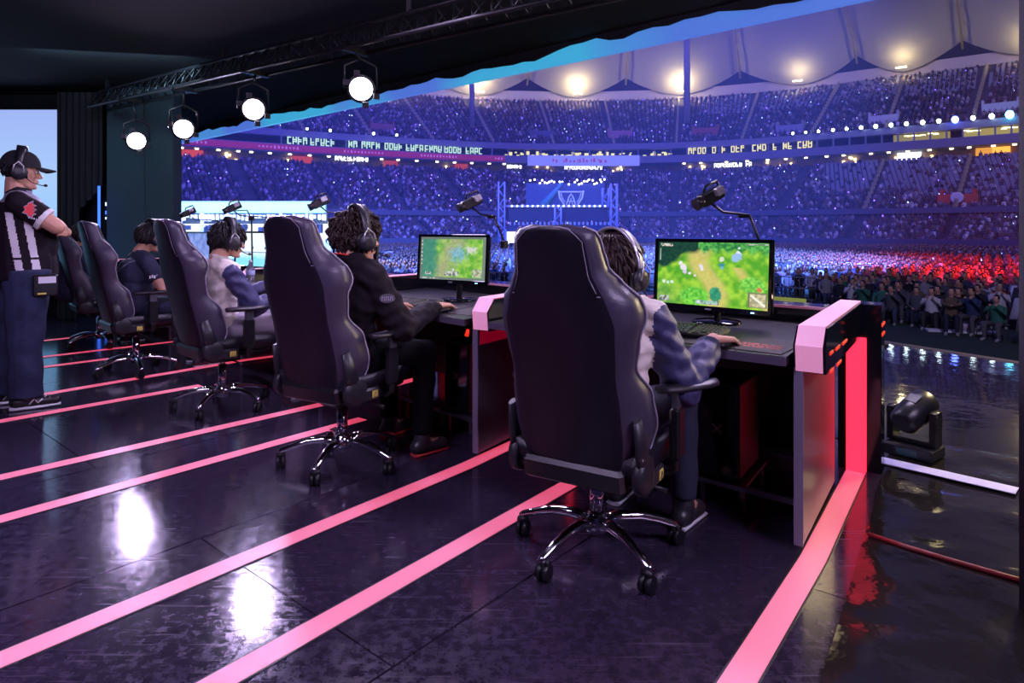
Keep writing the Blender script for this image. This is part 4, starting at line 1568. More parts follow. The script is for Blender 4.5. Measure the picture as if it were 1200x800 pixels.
M_pc = mat('computer case', (.012, .012, .02), .4)
for i in range(5):
    A, az0 = DIV[i]; B, az1 = DIV[i + 1]
    n0, r0 = direc(az0); n1_, r1 = direc(az1)
    A = A - r0 * .03; B = B + r1 * .13
    where = ('nearest the camera', 'second from the camera', 'third from the camera', 'fourth from the camera', 'farthest along the row')[i]
    root = thing('gaming_desk', 'black gaming desk section with rear ledge and foot rail, ' + where, 'desk', (0, 0, 0), 0, 'joined desk sections')

    def quad(f0, f1, z0, z1, nm, m, tA=0.0, tB=1.0):
        a0, a1 = A + n0 * f0, A + n0 * f1
        b0, b1 = B + n1_ * f0, B + n1_ * f1
        q = [a0.lerp(b0, tA), a1.lerp(b1, tA), a1.lerp(b1, tB), a0.lerp(b0, tB)]
        return MB().prism([tuple(v[:2]) for v in q][::-1][::-1], z0, z1).build(nm, m, root)
    quad(-.05, .97, DZ - .035, DZ, 'desk_top', M_desk)
    quad(-.055, -.046, DZ - .035, DZ - .002, 'desk_edge', mat('purple grey edge', (.10, .08, .13), .35))
    quad(.97, 1.15, DZ - .06, .845, 'rear_ledge', M_gloss)
    quad(.96, .972, .832, .846, 'ledge_trim', mat('ledge trim', (.55, .35, .45), .4, emis=(.9, .15, .3), es=.12))
    quad(1.10, 1.15, 0.0, DZ - .06, 'rear_panel', M_gloss)
    quad(.90, .915, .10, DZ - .036, 'modesty_panel', M_desk)
    quad(.24, .265, .085, .11, 'foot_rail', mat('rail steel', (.16, .14, .20), .35, .7))
    for t in (.28, .72):
        quad(.242, .263, .0, .085, 'rail_post', mat('rail steel', (.16, .14, .20), .35, .7), t, t + .012)
    # computer under the desk
    c = (A + n0 * .42).lerp(B + n1_ * .42, .24)
    pc = thing('computer_tower', 'black computer tower standing under the desk section ' + where, 'computer', (c.x, c.y, 0.112), az0, 'computers under the desks')
    MB().box((0, .0, .225), (.20, .34, .43), bev=.008).build('case', M_pc, pc)
    MB().box((0, -.168, .225), (.17, .01, .40), bev=.003).build('front_panel', M_gloss, pc)
    x_ = MB()
    for a in (45, -45):
        x_.box((0, -.1745, .23), (.008, .003, .055), Matrix.Rotation(R(a), 3, 'Y'))
    x_.build('cross_mark', mat('dim red mark', (.10, .035, .045), .5), pc)
    sh_ = MB().box((0, 0, -.006), (.26, .40, .012))
    for a in (-.11, .11):
        for c2 in (-.17, .17):
            sh_.cyl((a, c2, -.112), (a, c2, -.01), .012, n=6)
    sh_.build('stand', M_steel, pc)

# =================================================================== SCREENS
def game_mesh(name, kind, w, h, y):
    """flat display: colours of the picture on it stored per point of a fine grid"""
    NX, NY = (190, 112) if kind in (0, 1) else (64, 38)
    u = np.linspace(0, 1, NX + 1); v = np.linspace(0, 1, NY + 1)
    U, V = np.meshgrid(u, v)
    rg = np.random.default_rng(5 + kind)

    def fn_(sc, seed, oct_=3):
        out = np.zeros_like(U)
        r_ = np.random.default_rng(seed)
        amp = 1
        for o in range(oct_):
            k = int(sc * 2 ** o) + 2
            g = r_.random((k + 1, int(k * 1.7) + 2))
            gx = U * (g.shape[1] - 1.001); gy = V * (g.shape[0] - 1.001)
            ix, iy = gx.astype(int), gy.astype(int)
            fx_, fy_ = gx - ix, gy - iy
            fx_ = fx_ * fx_ * (3 - 2 * fx_); fy_ = fy_ * fy_ * (3 - 2 * fy_)
            out += amp * (g[iy, ix] * (1 - fx_) * (1 - fy_) + g[iy, ix + 1] * fx_ * (1 - fy_) + g[iy + 1, ix] * (1 - fx_) * fy_ + g[iy + 1, ix + 1] * fx_ * fy_)
            amp *= .5
        return out / (2 - .5 ** (oct_ - 1))

    def mixc(a, b, t):
        t = np.clip(t, 0, 1)[..., None]
        return np.array(a) * (1 - t) + np.array(b) * t
    n1, n2, n3 = fn_(4, 11 + kind), fn_(9, 12 + kind), fn_(26, 13 + kind, 2)
    if kind == 0:
        # meadow with sandy track, dark wood along the top and a pale clearing
        grass = mixc((.10, .42, .03), (.40, .72, .06), (n2 - .3) * 2.2)
        sand = mixc((.62, .55, .12), (.80, .62, .25), n3)
        d1 = np.abs((U - .47) - (V - .5) * -.15 - .05 * np.sin(V * 7)) + .04 * (n2 - .5)
        d2 = np.abs((U - .80) - (.45 - V) * .45) + .05 * (n2 - .5)
        t = np.maximum(np.clip((.13 - d1) * 14, 0, 1), np.clip((.07 - d2) * 18, 0, 1) * (V < .62))
        C = grass * (1 - t[..., None] * .85) + sand * t[..., None] * .85
        wood = np.clip((V - (.60 + .85 * (U - .10)) + .16 * (n1 - .5)) * 12, 0, 1) * (U < .46)
        C = C * (1 - wood[..., None]) + mixc((.006, .035, .035), (.018, .085, .045), n3) * wood[..., None]
        hedge = np.clip((V - .82 + .06 * np.sin(U * 60) * .5) * 14, 0, 1) * (U > .38)
        C = C * (1 - hedge[..., None]) + mixc((.02, .20, .05), (.16, .62, .12), (n3 - .25) * 1.8) * hedge[..., None]
        for (cx, cy, rx, ry, c1_, c2_) in ((.36, .14, .15, .17, (.05, .42, .04), (.30, .85, .10)), (.86, .36, .12, .14, (.06, .40, .05), (.35, .85, .12)), (.55, .18, .06, .13, (.02, .20, .14), (.06, .42, .22))):
            q = np.clip((1 - np.hypot((U - cx) / rx, (V - cy) / ry) + .5 * (n3 - .5)) * 5, 0, 1)
            C = C * (1 - q[..., None]) + mixc(c1_, c2_, (n3 - .2) * 1.6) * q[..., None]
        dim = np.clip((.30 - U) * 3, 0, 1) * np.clip((.45 - V) * 3, 0, 1) * .55
        C = C * (1 - dim[..., None]) + np.array((.16, .27, .13)) * dim[..., None]
        for (cx, cy, r_, c) in ((.22, .66, .022, (.9, .85, .85)), (.25, .60, .035, (.85, .8, .85)), (.26, .52, .02, (.7, .6, .85)), (.31, .50, .015, (.9, .8, .9)), (.41, .62, .022, (.8, .75, .8)), (.425, .57, .018, (.85, .8, .9)), (.60, .74, .025, (.75, .8, .6)),
                              (.60, .64, .03, (.05, .30, .35)), (.605, .61, .02, (.2, .5, .6)), (.74, .84, .03, (.8, .88, .95)), (.73, .78, .045, (.35, .55, .85)), (.745, .92, .014, (.85, .9, 1)), (.06, .35, .018, (.75, .9, .8)), (.10, .34, .018, (.65, .85, .75)), (.14, .345, .018, (.75, .9, .8)),
                              (.36, .47, .012, (.9, .7, .8)), (.92, .30, .022, (.8, .2, .1))):
            q = np.clip((1 - np.hypot((U - cx), (V - cy) * .62) / r_ + .8 * (n3 - .5)) * 4, 0, 1)
            C = C * (1 - q[..., None]) + np.array(c) * q[..., None]
    elif kind == 1:
        grass = mixc((.12, .42, .05), (.42, .70, .12), (n2 - .3) * 2.2)
        C = grass
        q = np.clip((.22 - np.abs(U - .42 - .25 * (V - .5)) + .25 * (n1 - .5)) * 5, 0, 1)
        C = C * (1 - q[..., None]) + mixc((.22, .34, .20), (.55, .50, .25), n3) * q[..., None]
        q = np.clip((.16 - np.hypot((U - .58), (V - .60) * .7) + .15 * (n3 - .5)) * 10, 0, 1)
        C = C * (1 - q[..., None]) + mixc((.05, .35, .45), (.45, .75, .85), n3) * q[..., None] * .85
        q = np.clip((.10 - np.hypot((U - .78), (V - .70) * .9) + .15 * (n3 - .5)) * 12, 0, 1)
        C = C * (1 - q[..., None]) + np.array((.85, .82, .85)) * q[..., None] * .85
        q = np.clip((.30 - U + .12 * (n1 - .5)) * 12, 0, 1)
        C = C * (1 - q[..., None]) + mixc((.04, .22, .17), (.10, .34, .22), n2) * q[..., None]
    elif kind == 3:
        C = mixc((.80, .92, 1.0), (.25, .72, .92), (.40 - V) * 6 + (n2 - .5)) * 1.2
        C[(V > .40) & (V < .43)] = (.15, .25, .5)
        for cx in (.2, .45, .8):
            C[(np.abs(U - cx) < .03) & (np.abs(V - .55) < .05)] = (.1, .15, .45)
    else:
        C = mixc((.05, .10, .45), (.35, .45, .95), n1)
    # interface blocks round the edge
    def rect(x0, x1, y0, y1, c, noise_=0.0):
        s = (U >= x0) & (U <= x1) & (V >= y0) & (V <= y1)
        C[s] = np.array(c) * (1 - noise_ * (n3[s][:, None] > .5))
    if kind == 0:
        rect(.02, .14, .935, .98, (.75, .72, .65), .8); rect(.012, .024, .70, .90, (.5, .55, .5), .3)
        rect(.80, .985, .965, .985, (.6, .6, .6), .7)
        rect(.02, .12, .03, .12, (.55, .6, .55), .75)
        rect(.37, .58, .025, .085, (.45, .6, .55), .6)
        rect(.385, .41, .03, .08, (.75, .8, .8)); rect(.43, .55, .055, .07, (.15, .65, .5))
        rect(.83, .985, .03, .25, (.20, .20, .12)); rect(.845, .975, .04, .235, (.66, .60, .36), .35)
        dgl = (np.abs((U - .91) * 1.3 + (V - .14)) < .02) & (U > .85) & (U < .97) & (V > .05) & (V < .22)
        C[dgl] = (.95, .95, .85)
    elif kind == 1:
        rect(.0, 1, .955, 1, (.16, .20, .18)); rect(.0, .035, 0, 1, (.16, .20, .18)); rect(.0, 1, 0, .06, (.18, .22, .2)); rect(.945, 1, 0, 1, (.20, .25, .22))
        for k in range(7):
            rect(.012, .03, .35 + k * .09, .39 + k * .09, (.75, .8, .75), .4)
        rect(.08, .18, .11, .17, (.6, .7, .65), .7); rect(.38, .60, .09, .20, (.6, .65, .6), .7); rect(.50, .54, .2, .26, (.7, .75, .7), .5)
        rect(.80, .94, .08, .26, (.55, .6, .42), .5); rect(.02, .3, .01, .04, (.6, .65, .6), .6)
    vs = np.stack([(U - .5) * w, np.full_like(U, y), (V - .5) * h], 2).reshape(-1, 3)
    fs = []
    k = NX + 1
    for j in range(NY):
        for i in range(NX):
            a = j * k + i
            fs.append((a, a + 1, a + k + 1, a + k))
    me = bpy.data.meshes.new(name)
    me.from_pydata(vs.tolist(), [], fs)
    col = np.ones((len(vs), 4)); col[:, :3] = np.clip(C.reshape(-1, 3), 0, 1.5)
    a = me.color_attributes.new('Col', 'FLOAT_COLOR', 'POINT')
    a.data.foreach_set('color', col.reshape(-1))
    me.materials.append(mat('display', (0, 0, 0), .25, emis=(1, 1, 1), es=1.0, attr='Col'))
    me.update()
    return me


def monitor(pos, az, kind, label, tilt=-4, scale=1.0, cam_off=(0, 0), cam_lbl='', cam_head=None):
    """pos: centre of the display; the display faces the local -Y side"""
    root = thing('monitor', label, 'monitor', (pos.x, pos.y, DZ), az, 'players\' monitors')
    zc = pos.z - DZ
    W_, H_ = .64 * scale, .37 * scale
    rt = Matrix.Rotation(R(tilt), 3, 'X')
    b = MB()
    # bezel frame in four bars round the display, then the shell behind
    bw = .018
    for (cx, cz, sx_, sz_) in ((0, H_ / 2 - bw / 2, W_, bw), (0, -H_ / 2 + bw * .75, W_, bw * 1.5), (-W_ / 2 + bw / 2, 0, bw, H_), (W_ / 2 - bw / 2, 0, bw, H_)):
        b.box(rt @ Vector((cx, -.006, cz)) + Vector((0, 0, zc)), (sx_, .022, sz_), rt, bev=.002)
    b.build('bezel', M_gloss, root)
    MB().box(rt @ Vector((0, .018, 0)) + Vector((0, 0, zc)), (W_ - .01, .034, H_ - .01), rt, bev=.01).box(rt @ Vector((0, .042, 0)) + Vector((0, 0, zc)), (W_ * .55, .03, H_ * .6), rt, bev=.01).build('back_shell', M_plastic, root)
    dm = game_mesh('display', kind, W_ - bw * 2, H_ - bw * 2.5, 0)
    d = link('display', dm, root)
    d.rotation_euler = (R(tilt), 0, 0)
    d.location = rt @ Vector((0, -.004, bw * .25)) + Vector((0, 0, zc))
    MB().box(rt @ Vector((W_ * .36, -.0185, -H_ / 2 + .012)) + Vector((0, 0, zc)), (.016, .003, .005), rt).build('power_light', glow('power blue', (.2, .6, 1.0), 7), root)
    MB().box(rt @ Vector((0, -.0185, -H_ / 2 + .012)) + Vector((0, 0, zc)), (.034, .002, .008), rt).build('badge', M_silver, root)
    MB().tube([(0, .075, .012), (0, .085, zc * .6), (0, .06, zc - .02)], [.028, .026, .024], 10, flat=.5).build('stand_neck', M_plastic, root)
    MB().lathe([(.12, 0), (.125, .004), (.12, .012), (.03, .018)], (0, .07, .0), 24).build('stand_base', M_gloss, root)
    # streaming camera on a bent arm
    top = Vector((.02, .05, zc + H_ / 2))
    if cam_head is not None:
        n_, r_ = direc(az)
        hd = cam_head - Vector((pos.x, pos.y, DZ))
        h = Vector((hd.dot(r_), hd.dot(n_), hd.z))
        rc = thing('player_camera', 'small black camera on a bent arm above ' + cam_lbl, 'camera', root.location.copy(), az, 'player cameras')
        base = Vector((h.x + .20, .08, zc + H_ / 2 - .05))
        el = Vector((h.x + .14, .06, h.z - .06))
        MB().tube([base, el + Vector((0, 0, -.005)), el, h + Vector((.05, .03, -.045)), h], .0065, 7).build('arm', M_plastic, rc)
        MB().box(base + Vector((0, 0, -.015)), (.035, .05, .05), bev=.004).build('clamp', M_plastic, rc)
        MB().box(el + Vector((-.03, 0, -.002)), (.05, .022, .022), bev=.003).build('joint', M_plastic, rc)
        wd = Vector((-.80, -.35, -.42)).normalized()
        rot = Vector((wd.dot(r_), wd.dot(n_), wd.z)).to_track_quat('Y', 'Z').to_matrix()
        MB().box(h + Vector((0, 0, .035)), (.055, .14, .066), rot, bev=.008).build('camera_body', M_plastic, rc)
        v = rot @ Vector((0, 1, 0))
        MB().tube([h + Vector((0, 0, .035)) + v * .05, h + Vector((0, 0, .035)) + v * .075, h + Vector((0, 0, .035)) + v * .105], [.024, .030, .031], 14).build('lens_hood', M_plastic, rc)
        MB().tube([h + Vector((0, 0, .07)) - v * .05, h + Vector((0, 0, .095)) - v * .04, h + Vector((0, 0, .10)) + v * .04, h + Vector((0, 0, .075)) + v * .05], .007, 6).build('handle', M_plastic, rc)
        MB().box(h + Vector((.045, 0, .06)), (.03, .05, .04), rot, bev=.004).build('side_screen', M_silver, rc)
    return root


mon1 = monitor(Vector((1.02, 3.33, 1.012)), 43, 0, 'monitor showing a bright green meadow map, in front of the nearest player', cam_lbl='the bright green meadow monitor', cam_head=Q(833, 238, 3.25))
mon2 = monitor(Vector((-.40, 4.38, 1.045)), 30, 1, 'monitor showing a paler green and teal map, beside the player in the black sweatshirt', cam_lbl='the pale green and teal monitor', scale=.90, cam_head=Q(553, 243, 4.3))
mon3 = monitor(Vector((-1.32, 5.42, 1.02)), 44, 2, 'monitor mostly hidden behind the curly-haired player', cam_lbl='and just beside the curly-haired head', cam_head=Q(376, 242, 5.2))
mon4 = monitor(Vector((-2.54, 6.4, 1.04)), 35, 3, 'monitor glowing white and cyan in front of the player with bowl-cut hair', cam_lbl='the white and cyan monitor', cam_head=Q(274, 247, 6.2))
mon5 = monitor(Vector((-3.72, 7.7, 1.03)), 40, 2, 'farthest monitor, seen past the bowl-cut player\'s head', cam_lbl='the farthest monitor', cam_head=Q(222, 252, 7.4))


# =================================================================== KEYBOARDS, MICE, PADS
def keyboard(pos, az, label):
    root = thing('keyboard', label, 'keyboard', (pos.x, pos.y, DZ + .001), az, 'gaming keyboards')
    root.rotation_euler[0] = R(7); root.location.z += .012
    MB().box((0, 0, .010), (.45, .150, .018), bev=.004).build('case', M_plastic, root)
    b = MB()
    km = mat('key cap', (.055, .050, .065), .35)
    for r_ in range(6):
        y = .060 - r_ * .0225 - (.004 if r_ else 0)
        x = -.212
        k = 0
        while x < .212:
            w = .0165
            if r_ == 5 and k == 3: w = .105
            if k in (0, 13) and r_ > 1: w = .026
            if abs(x + w / 2 - .085) > .006 and abs(x + w / 2 - .15) > .005:
                b.box((x + w / 2, y, .0235 + r_ * -.0006), (w, .0165, .009), taper=.82)
            x += w + .0028
            k += 1
    o = b.build('keys', km, root); o['kind'] = 'stuff'
    for s in (-.2, .2):
        MB().box((s, .065, -.008), (.02, .012, .022)).build('foot', M_plastic, root)
    return root


def mouse(pos, az, label):
    root = thing('mouse', label, 'mouse', (pos.x, pos.y, pos.z), az, 'gaming mice')
    b = MB()
    vs, fs = [], []
    for i in range(9):
        t = i / 8
        y = -.058 + .116 * t
        w = .030 * (1 - abs(2 * t - 1) ** 3.2 * .45)
        h = .034 * math.sin(PI * (.16 + .70 * (1 - t * .82))) + .004
        for k in range(9):
            a = PI * k / 8
            vs.append((-w * math.cos(a), y, h * math.sin(a) ** .8 if math.sin(a) > 0 else 0))
    for i in range(8):
        for k in range(8):
            a = i * 9 + k
            fs.append((a, a + 9, a + 10, a + 1))
    fs += [tuple(range(9)), tuple(range(80, 71, -1))] + [(i * 9, i * 9 + 8, i * 9 + 17, i * 9 + 9) for i in range(8)]
    b.add(vs, fs, 0, True).build('shell', M_plastic, root)
    MB().cyl((-.005, .034, .030), (.005, .034, .030), .009, n=12).build('scroll_wheel', M_plastic_g, root)
    MB().tube([(0, .055, .01), (.01, .11, .004), (.0, .2, .004), (-.05, .3, .004)], .002, 5).build('cord', M_plastic, root)
    return root


def mat_pad(pos, az, label, red=False):
    root = thing('mouse_pad', label, 'mouse pad', (pos.x, pos.y, DZ + .001), az, 'mouse pads')
    MB().box((0, 0, .0015), (.40, .30, .003), bev=.001).build('cloth', mat('pad cloth', (.03, .022, .028), .7), root)
    if red:
        t = MB()
        rr_ = random.Random(8)
        for r_ in range(3):
            x = -.02 + r_ * .01
            while x < .17:
                w = rr_.uniform(.008, .02)
                t.box((x, -.055 + r_ * .035, .0034), (w, .018, .0006)); x += w + .006
        o = t.build('red_print', mat('red print', (.55, .08, .06), .6), root); o['kind'] = 'stuff'
    return root
# =================================================================== RACING-STYLE CHAIRS
def interp(tab, x):
    for (a, va), (b, vb) in zip(tab, tab[1:]):
        if x <= b:
            t = (x - a) / (b - a)
            t = t * t * (3 - 2 * t)
            return va + (vb - va) * t
    return tab[-1][1]


# half width of the whole back (with wings), half width of its flat rear panel, wing sweep forward, all by height
BW = [(0, .205), (.05, .245), (.16, .272), (.26, .262), (.38, .232), (.47, .250), (.56, .272), (.62, .262), (.69, .205), (.75, .172), (.82, .162), (.87, .150), (.895, .120), (.905, .07)]
BF = [(0, .16), (.1, .175), (.3, .180), (.45, .185), (.55, .185), (.65, .160), (.75, .130), (.85, .122), (.90, .075), (.905, .05)]
BS = [(0, .10), (.1, .155), (.26, .155), (.38, .10), (.48, .10), (.58, .135), (.66, .115), (.74, .075), (.85, .065), (.905, .02)]
BACK_H = .905


def back_mesh(m0):
    N = 34
    hs = [BACK_H * (1 - (1 - k / N) ** 1.15) for k in range(N + 1)]
    vs, fs, mi = [], [], []
    ncol = 30
    for h in hs:
        w, f, s = interp(BW, h), interp(BF, h), interp(BS, h)
        f = min(f, w * .85)
        th = .052 if h < .86 else .052 * max(.25, (BACK_H - h) / .05 + .25)
        rear, frontp = [], []
        for k in range(16):
            t = k / 15 * 2 - 1
            a = abs(t)
            sg = 1 if t > 0 else -1
            if a < .52:
                x = a / .52 * f; y = .012 * (a / .52) ** 2
            else:
                q = (a - .52) / .48
                x = f + (w - f) * math.sin(q * PI / 2)
                y = .012 + s * (1 - math.cos(q * PI / 2)) * .98 + .006 * q
            rear.append((sg * x, y))
        for k in range(14):
            t = 1 - (k + .5) / 14 * 2
            a = abs(t); sg = 1 if t > 0 else -1
            x = a * (w - .012)
            y = th + .012 + (s * .92) * max(0, (a - .55) / .45) ** 1.5 * 1.0
            if y < .02: y = .02
            frontp.append((sg * x, y))
        for x, y in rear + frontp:
            vs.append((x, y, h))
    n = 30
    for i in range(N):
        for k in range(n):
            j = (k + 1) % n
            fs.append((i * n + k, i * n + j, (i + 1) * n + j, (i + 1) * n + k))
            mi.append(1 if (k < 3 or 11 < k < 15) else 0)
    fs.append(tuple(range(n - 1, -1, -1))); mi.append(0)
    fs.append(tuple(N * n + k for k in range(n))); mi.append(0)
    b = MB()
    b.v, b.f, b.m, b.smooth = vs, fs, mi, [True] * (len(fs) - 2) + [False, False]
    return b


def make_chair(label, group='racing style gaming chairs'):
    root = thing('gaming_chair', label, 'chair', (0, 0, 0), 0, group)
    SH = .50          # seat surface height, shifted per chair through 'lift'
    # chrome five-star base
    MB().lathe([(.030, .075), (.045, .085), (.048, .125), (.034, .150), (.030, .155)], n=24).build('base_hub', M_chrome, root)
    for k in range(5):
        a = 2 * PI * k / 5 + R(90 + 36)
        d = Vector((math.cos(a), math.sin(a), 0))
        b = MB()
        pts = [d * r_ + Vector((0, 0, z)) for r_, z in ((.02, .118), (.10, .132), (.18, .126), (.25, .106), (.315, .082), (.33, .074))]
        b.tube(pts, [.026, .024, .021, .018, .0165, .012], 12, up=(0, 0, 1), flat=.85)
        leg = b.build('base_leg', M_chrome, root)
        c = d * .315
        side = Vector((-d.y, d.x, 0))
        rl = k * 1.7
        sd = Vector((math.cos(a + rl), math.sin(a + rl), 0))
        ax = Vector((-sd.y, sd.x, 0))
        q = MB()
        for s in (-1, 1):
            m_ = c + ax * (.013 * s) + sd * .012 + Vector((0, 0, .030))
            q.cyl(m_ - ax * .010, m_ + ax * .010, .030, n=18)
        q.cyl(c + Vector((0, 0, .03)), c + Vector((0, 0, .078)), .008, n=8)
        q.tube([c + sd * .012 + Vector((0, 0, .064)) - ax * .022, c + sd * .012 + Vector((0, 0, .064)) + ax * .022], .012, 8)
        q.build('caster', M_plastic, leg)
    MB().cyl((0, 0, .12), (0, 0, .30), .028, n=18).build('gas_sleeve', M_chrome, root)
    MB().cyl((0, 0, .28), (0, 0, SH - .13), .016, n=14).build('gas_piston', M_chrome, root)
    b = MB()
    b.box((0, 0, SH - .12), (.22, .30, .035), bev=.008).box((0, -.02, SH - .15), (.13, .17, .05), bev=.01)
    b.build('tilt_mechanism', M_plastic, root)
    MB().tube([(.06, .0, SH - .15), (.20, .01, SH - .155), (.27, .02, SH - .17)], [.006, .006, .012], 8).build('tilt_lever', M_plastic, root)
    # seat: pan and cushion with raised side bolsters
    MB().box((0, .02, SH - .085), (.44, .46, .035), bev=.012).build('seat_pan', M_plastic, root)
    vs, fs = [], []
    NX, NY = 12, 10
    for j in range(NY + 1):
        y = -.22 + .50 * j / NY
        for i in range(NX + 1):
            u = i / NX * 2 - 1
            wd = .265 - .02 * max(0, (j / NY - .7) / .3)
            z = SH - .012 + .05 * max(0, (abs(u) - .62) / .38) ** 1.2 - (.02 if abs(u) == 1 else 0) - .03 * max(0, (j / NY - .8) / .2) ** 2
            vs.append((u * wd, y, z))
    n0 = len(vs)
    vs += [(x * .93, y * .97, SH - .075) for x, y, z in vs]
    k_ = NX + 1
    for j in range(NY):
        for i in range(NX):
            a = j * k_ + i
            fs += [(a, a + 1, a + k_ + 1, a + k_), (n0 + a, n0 + a + k_, n0 + a + k_ + 1, n0 + a + 1)]
    rim = [i for i in range(k_)] + [j * k_ + NX for j in range(1, NY + 1)] + [NY * k_ + i for i in range(NX - 1, -1, -1)] + [j * k_ for j in range(NY - 1, 0, -1)]
    for a, c in zip(rim, rim[1:] + rim[:1]):
        fs.append((a, n0 + a, n0 + c, c))
    MB().add(vs, fs, 0, True).build('seat_cushion', M_vinyl, root)
    # reclined back
    rec = R(13)
    hinge = Vector((0, -.225, SH - .075))
    rt = Matrix.Rotation(rec, 3, 'X')

    def tr(v):
        return tuple(rt @ Vector(v) + hinge)
    b = back_mesh(None)
    b.v = [tr(v) for v in b.v]
    bk = b.build('backrest', [M_vinyl, M_vinyl_s], root)
    # stitched piping: along the wing edge and along the crease of the rear panel
    for s in (-1, 1):
        pts, pts2 = [], []
        for k in range(41):
            h = .02 + (BACK_H - .03) * k / 40
            w, f, sw = interp(BW, h), interp(BF, h), interp(BS, h)
            pts.append(tr((s * (w + .001), .012 + sw * .98 + .007, h)))
            f = min(f, w * .85)
            if h > .665:
                pts2.append(tr((s * (f + .002), .0100, h)))
        MB().tube(pts, .0042, 6).build('piping', M_piping, bk)
        if len(pts2) > 2:
            MB().tube(pts2, .0016, 5).build('stitch_line', M_piping, bk)
        h = .665
        sm = [tr((s * (min(interp(BF, h), .18) + (interp(BW, h) - interp(BF, h)) * q), .010 + interp(BS, h) * (1 - math.cos(q * PI / 2)), h - .01 * q)) for q in (0, .3, .6, 1)]
        MB().tube(sm, .0022, 5).build('seam', M_piping, bk)
    tp = [tr((x, .006 + .02 * (abs(x) / .12) ** 2, BACK_H - .002 - .035 * (abs(x) / .115) ** 3)) for x in [(-.115 + .23 * k / 16) for k in range(17)]]
    MB().tube(tp, .004, 6).build('piping', M_piping, bk)
    # lower rear valance of the back, hinge covers with a warning label, recline bar, arms
    MB().box(tr((0, .012, -.005)), (.40, .05, .09), rt, bev=.014).build('lower_rear_panel', M_plastic, root)
    for s in (-1, 1):
        b = MB()
        hx = s * .250
        rotx = Matrix.Rotation(PI / 2, 3, 'Y')
        b.lathe([(.066, -.022), (.072, -.012), (.072, .010), (.055, .020), (.02, .024)], (hx, -.165, SH - .055), 26, 0, rotx if s > 0 else Matrix.Rotation(-PI / 2, 3, 'Y'))
        b.tube([(hx, -.165, SH - .055), (hx, -.20, SH + .06), (hx - s * .004, -.225, SH + .15)], [.052, .040, .026], 12, flat=.45, up=(1, 0, 0))
        b.box((hx, -.10, SH - .085), (.040, .20, .065), bev=.010)
        hc = b.build('hinge_cover', M_plastic_g, root)
        MB().box((hx + s * .0215, -.045, SH - .085), (.003, .042, .036), bev=.001).build('warning_label', M_yellow, hc)
        MB().tube([(hx + s * .0245, -.058, SH - .098), (hx + s * .0245, -.045, SH - .073), (hx + s * .0245, -.032, SH - .098), (hx + s * .0245, -.058, SH - .098)], .0015, 4).build('warning_triangle', M_plastic, hc)
        # armrest
        arm = MB()
        ax = s * .300
        arm.tube([(s * .10, .05, SH - .11), (s * .27, .05, SH - .11), (ax, .05, SH - .09), (ax, .05, SH - .02)], .020, 8, flat=.6)
        arm.box((ax, .05, SH + .045), (.040, .075, .19), bev=.010)
        am = arm.build('armrest', M_plastic, root)
        MB().box((ax, .05, SH + .155), (.026, .055, .09), bev=.004).build('arm_post', M_steel, am)
        pad = []
        p = MB()
        N = 10
        for k in range(N + 1):
            y = -.10 + .27 * k / N
            wv = .047 * (1 - abs(2 * k / N - 1) ** 4 * .45)
            for q in range(10):
                t = 2 * PI * q / 10
                pad.append((wv * math.cos(t), y - .035, .016 * math.sin(t) + .010 * (k / N - .5) ** 2))
        fs = [(k * 10 + q, k * 10 + (q + 1) % 10, (k + 1) * 10 + (q + 1) % 10, (k + 1) * 10 + q) for k in range(N) for q in range(10)] + [tuple(range(9, -1, -1)), tuple(N * 10 + q for q in range(10))]
        po = p.add(pad, fs, 0, True).build('arm_pad', M_plastic_g, am)
        po.location = (ax, .035, SH + .212)
    return root


# hub floor point, bearing, height shift, label
CH = [((.33, 2.52), 31, -.05, 'tall black racing chair nearest the camera, its smooth back turned to us'),
      ((-.905, 3.46), 30, .0, 'black racing chair second from the camera, holding the player in the black sweatshirt'),
      ((-2.03, 4.55), 43, .0, 'black racing chair leaning back, under the bowl-haired player in cream and navy'),
      ((-3.28, 5.66), 45, .0, 'black racing chair under the player in the short-sleeved navy shirt'),
      ((-4.42, 6.95), 47, .0, 'farthest black racing chair, half behind the standing man\'s elbow')]
first = make_chair(CH[0][3])
kids = {}
for x in COL.objects:
    if x.parent is not None:
        kids.setdefault(x.parent.name, []).append(x)
CHAIRS = [first]
for k in range(1, 5):
    CHAIRS.append(copy_tree(first, None, kids))


def leaf_lift(root, dz):
    """drop or raise everything above the base"""
    low = ('base_hub', 'base_leg', 'gas_sleeve')
    for o in COL.objects:
        if o.parent == root and not o.name.split('.')[0] in low:
            o.location.z += dz


for c, (p, az, dz, lab) in zip(CHAIRS, CH):
    c.location = (p[0], p[1], 0)
    c.rotation_euler = (0, 0, -R(az))
    c['label'] = lab
    if dz:
        leaf_lift(c, dz)
    # the nearest chair's outer arm pad is swung outward
for a_ in COL.objects:
    if a_.parent == CHAIRS[0] and a_.name.split('.')[0] == 'armrest':
        for o in COL.objects:
            if o.parent == a_ and o.name.startswith('arm_pad') and o.location.x > 0:
                o.rotation_euler = (0, 0, R(-32)); o.location.x += .03; o.location.y += .05
# bases swivel independently of the seat
BASE_TURN = [-14, 20, 40, 10, 25]
for c, t in zip(CHAIRS, BASE_TURN):
    for o in COL.objects:
        if o.parent == c and o.name.split('.')[0] == 'base_leg':
            o.rotation_euler = (0, 0, R(t))
# =================================================================== PEOPLE
DG = None


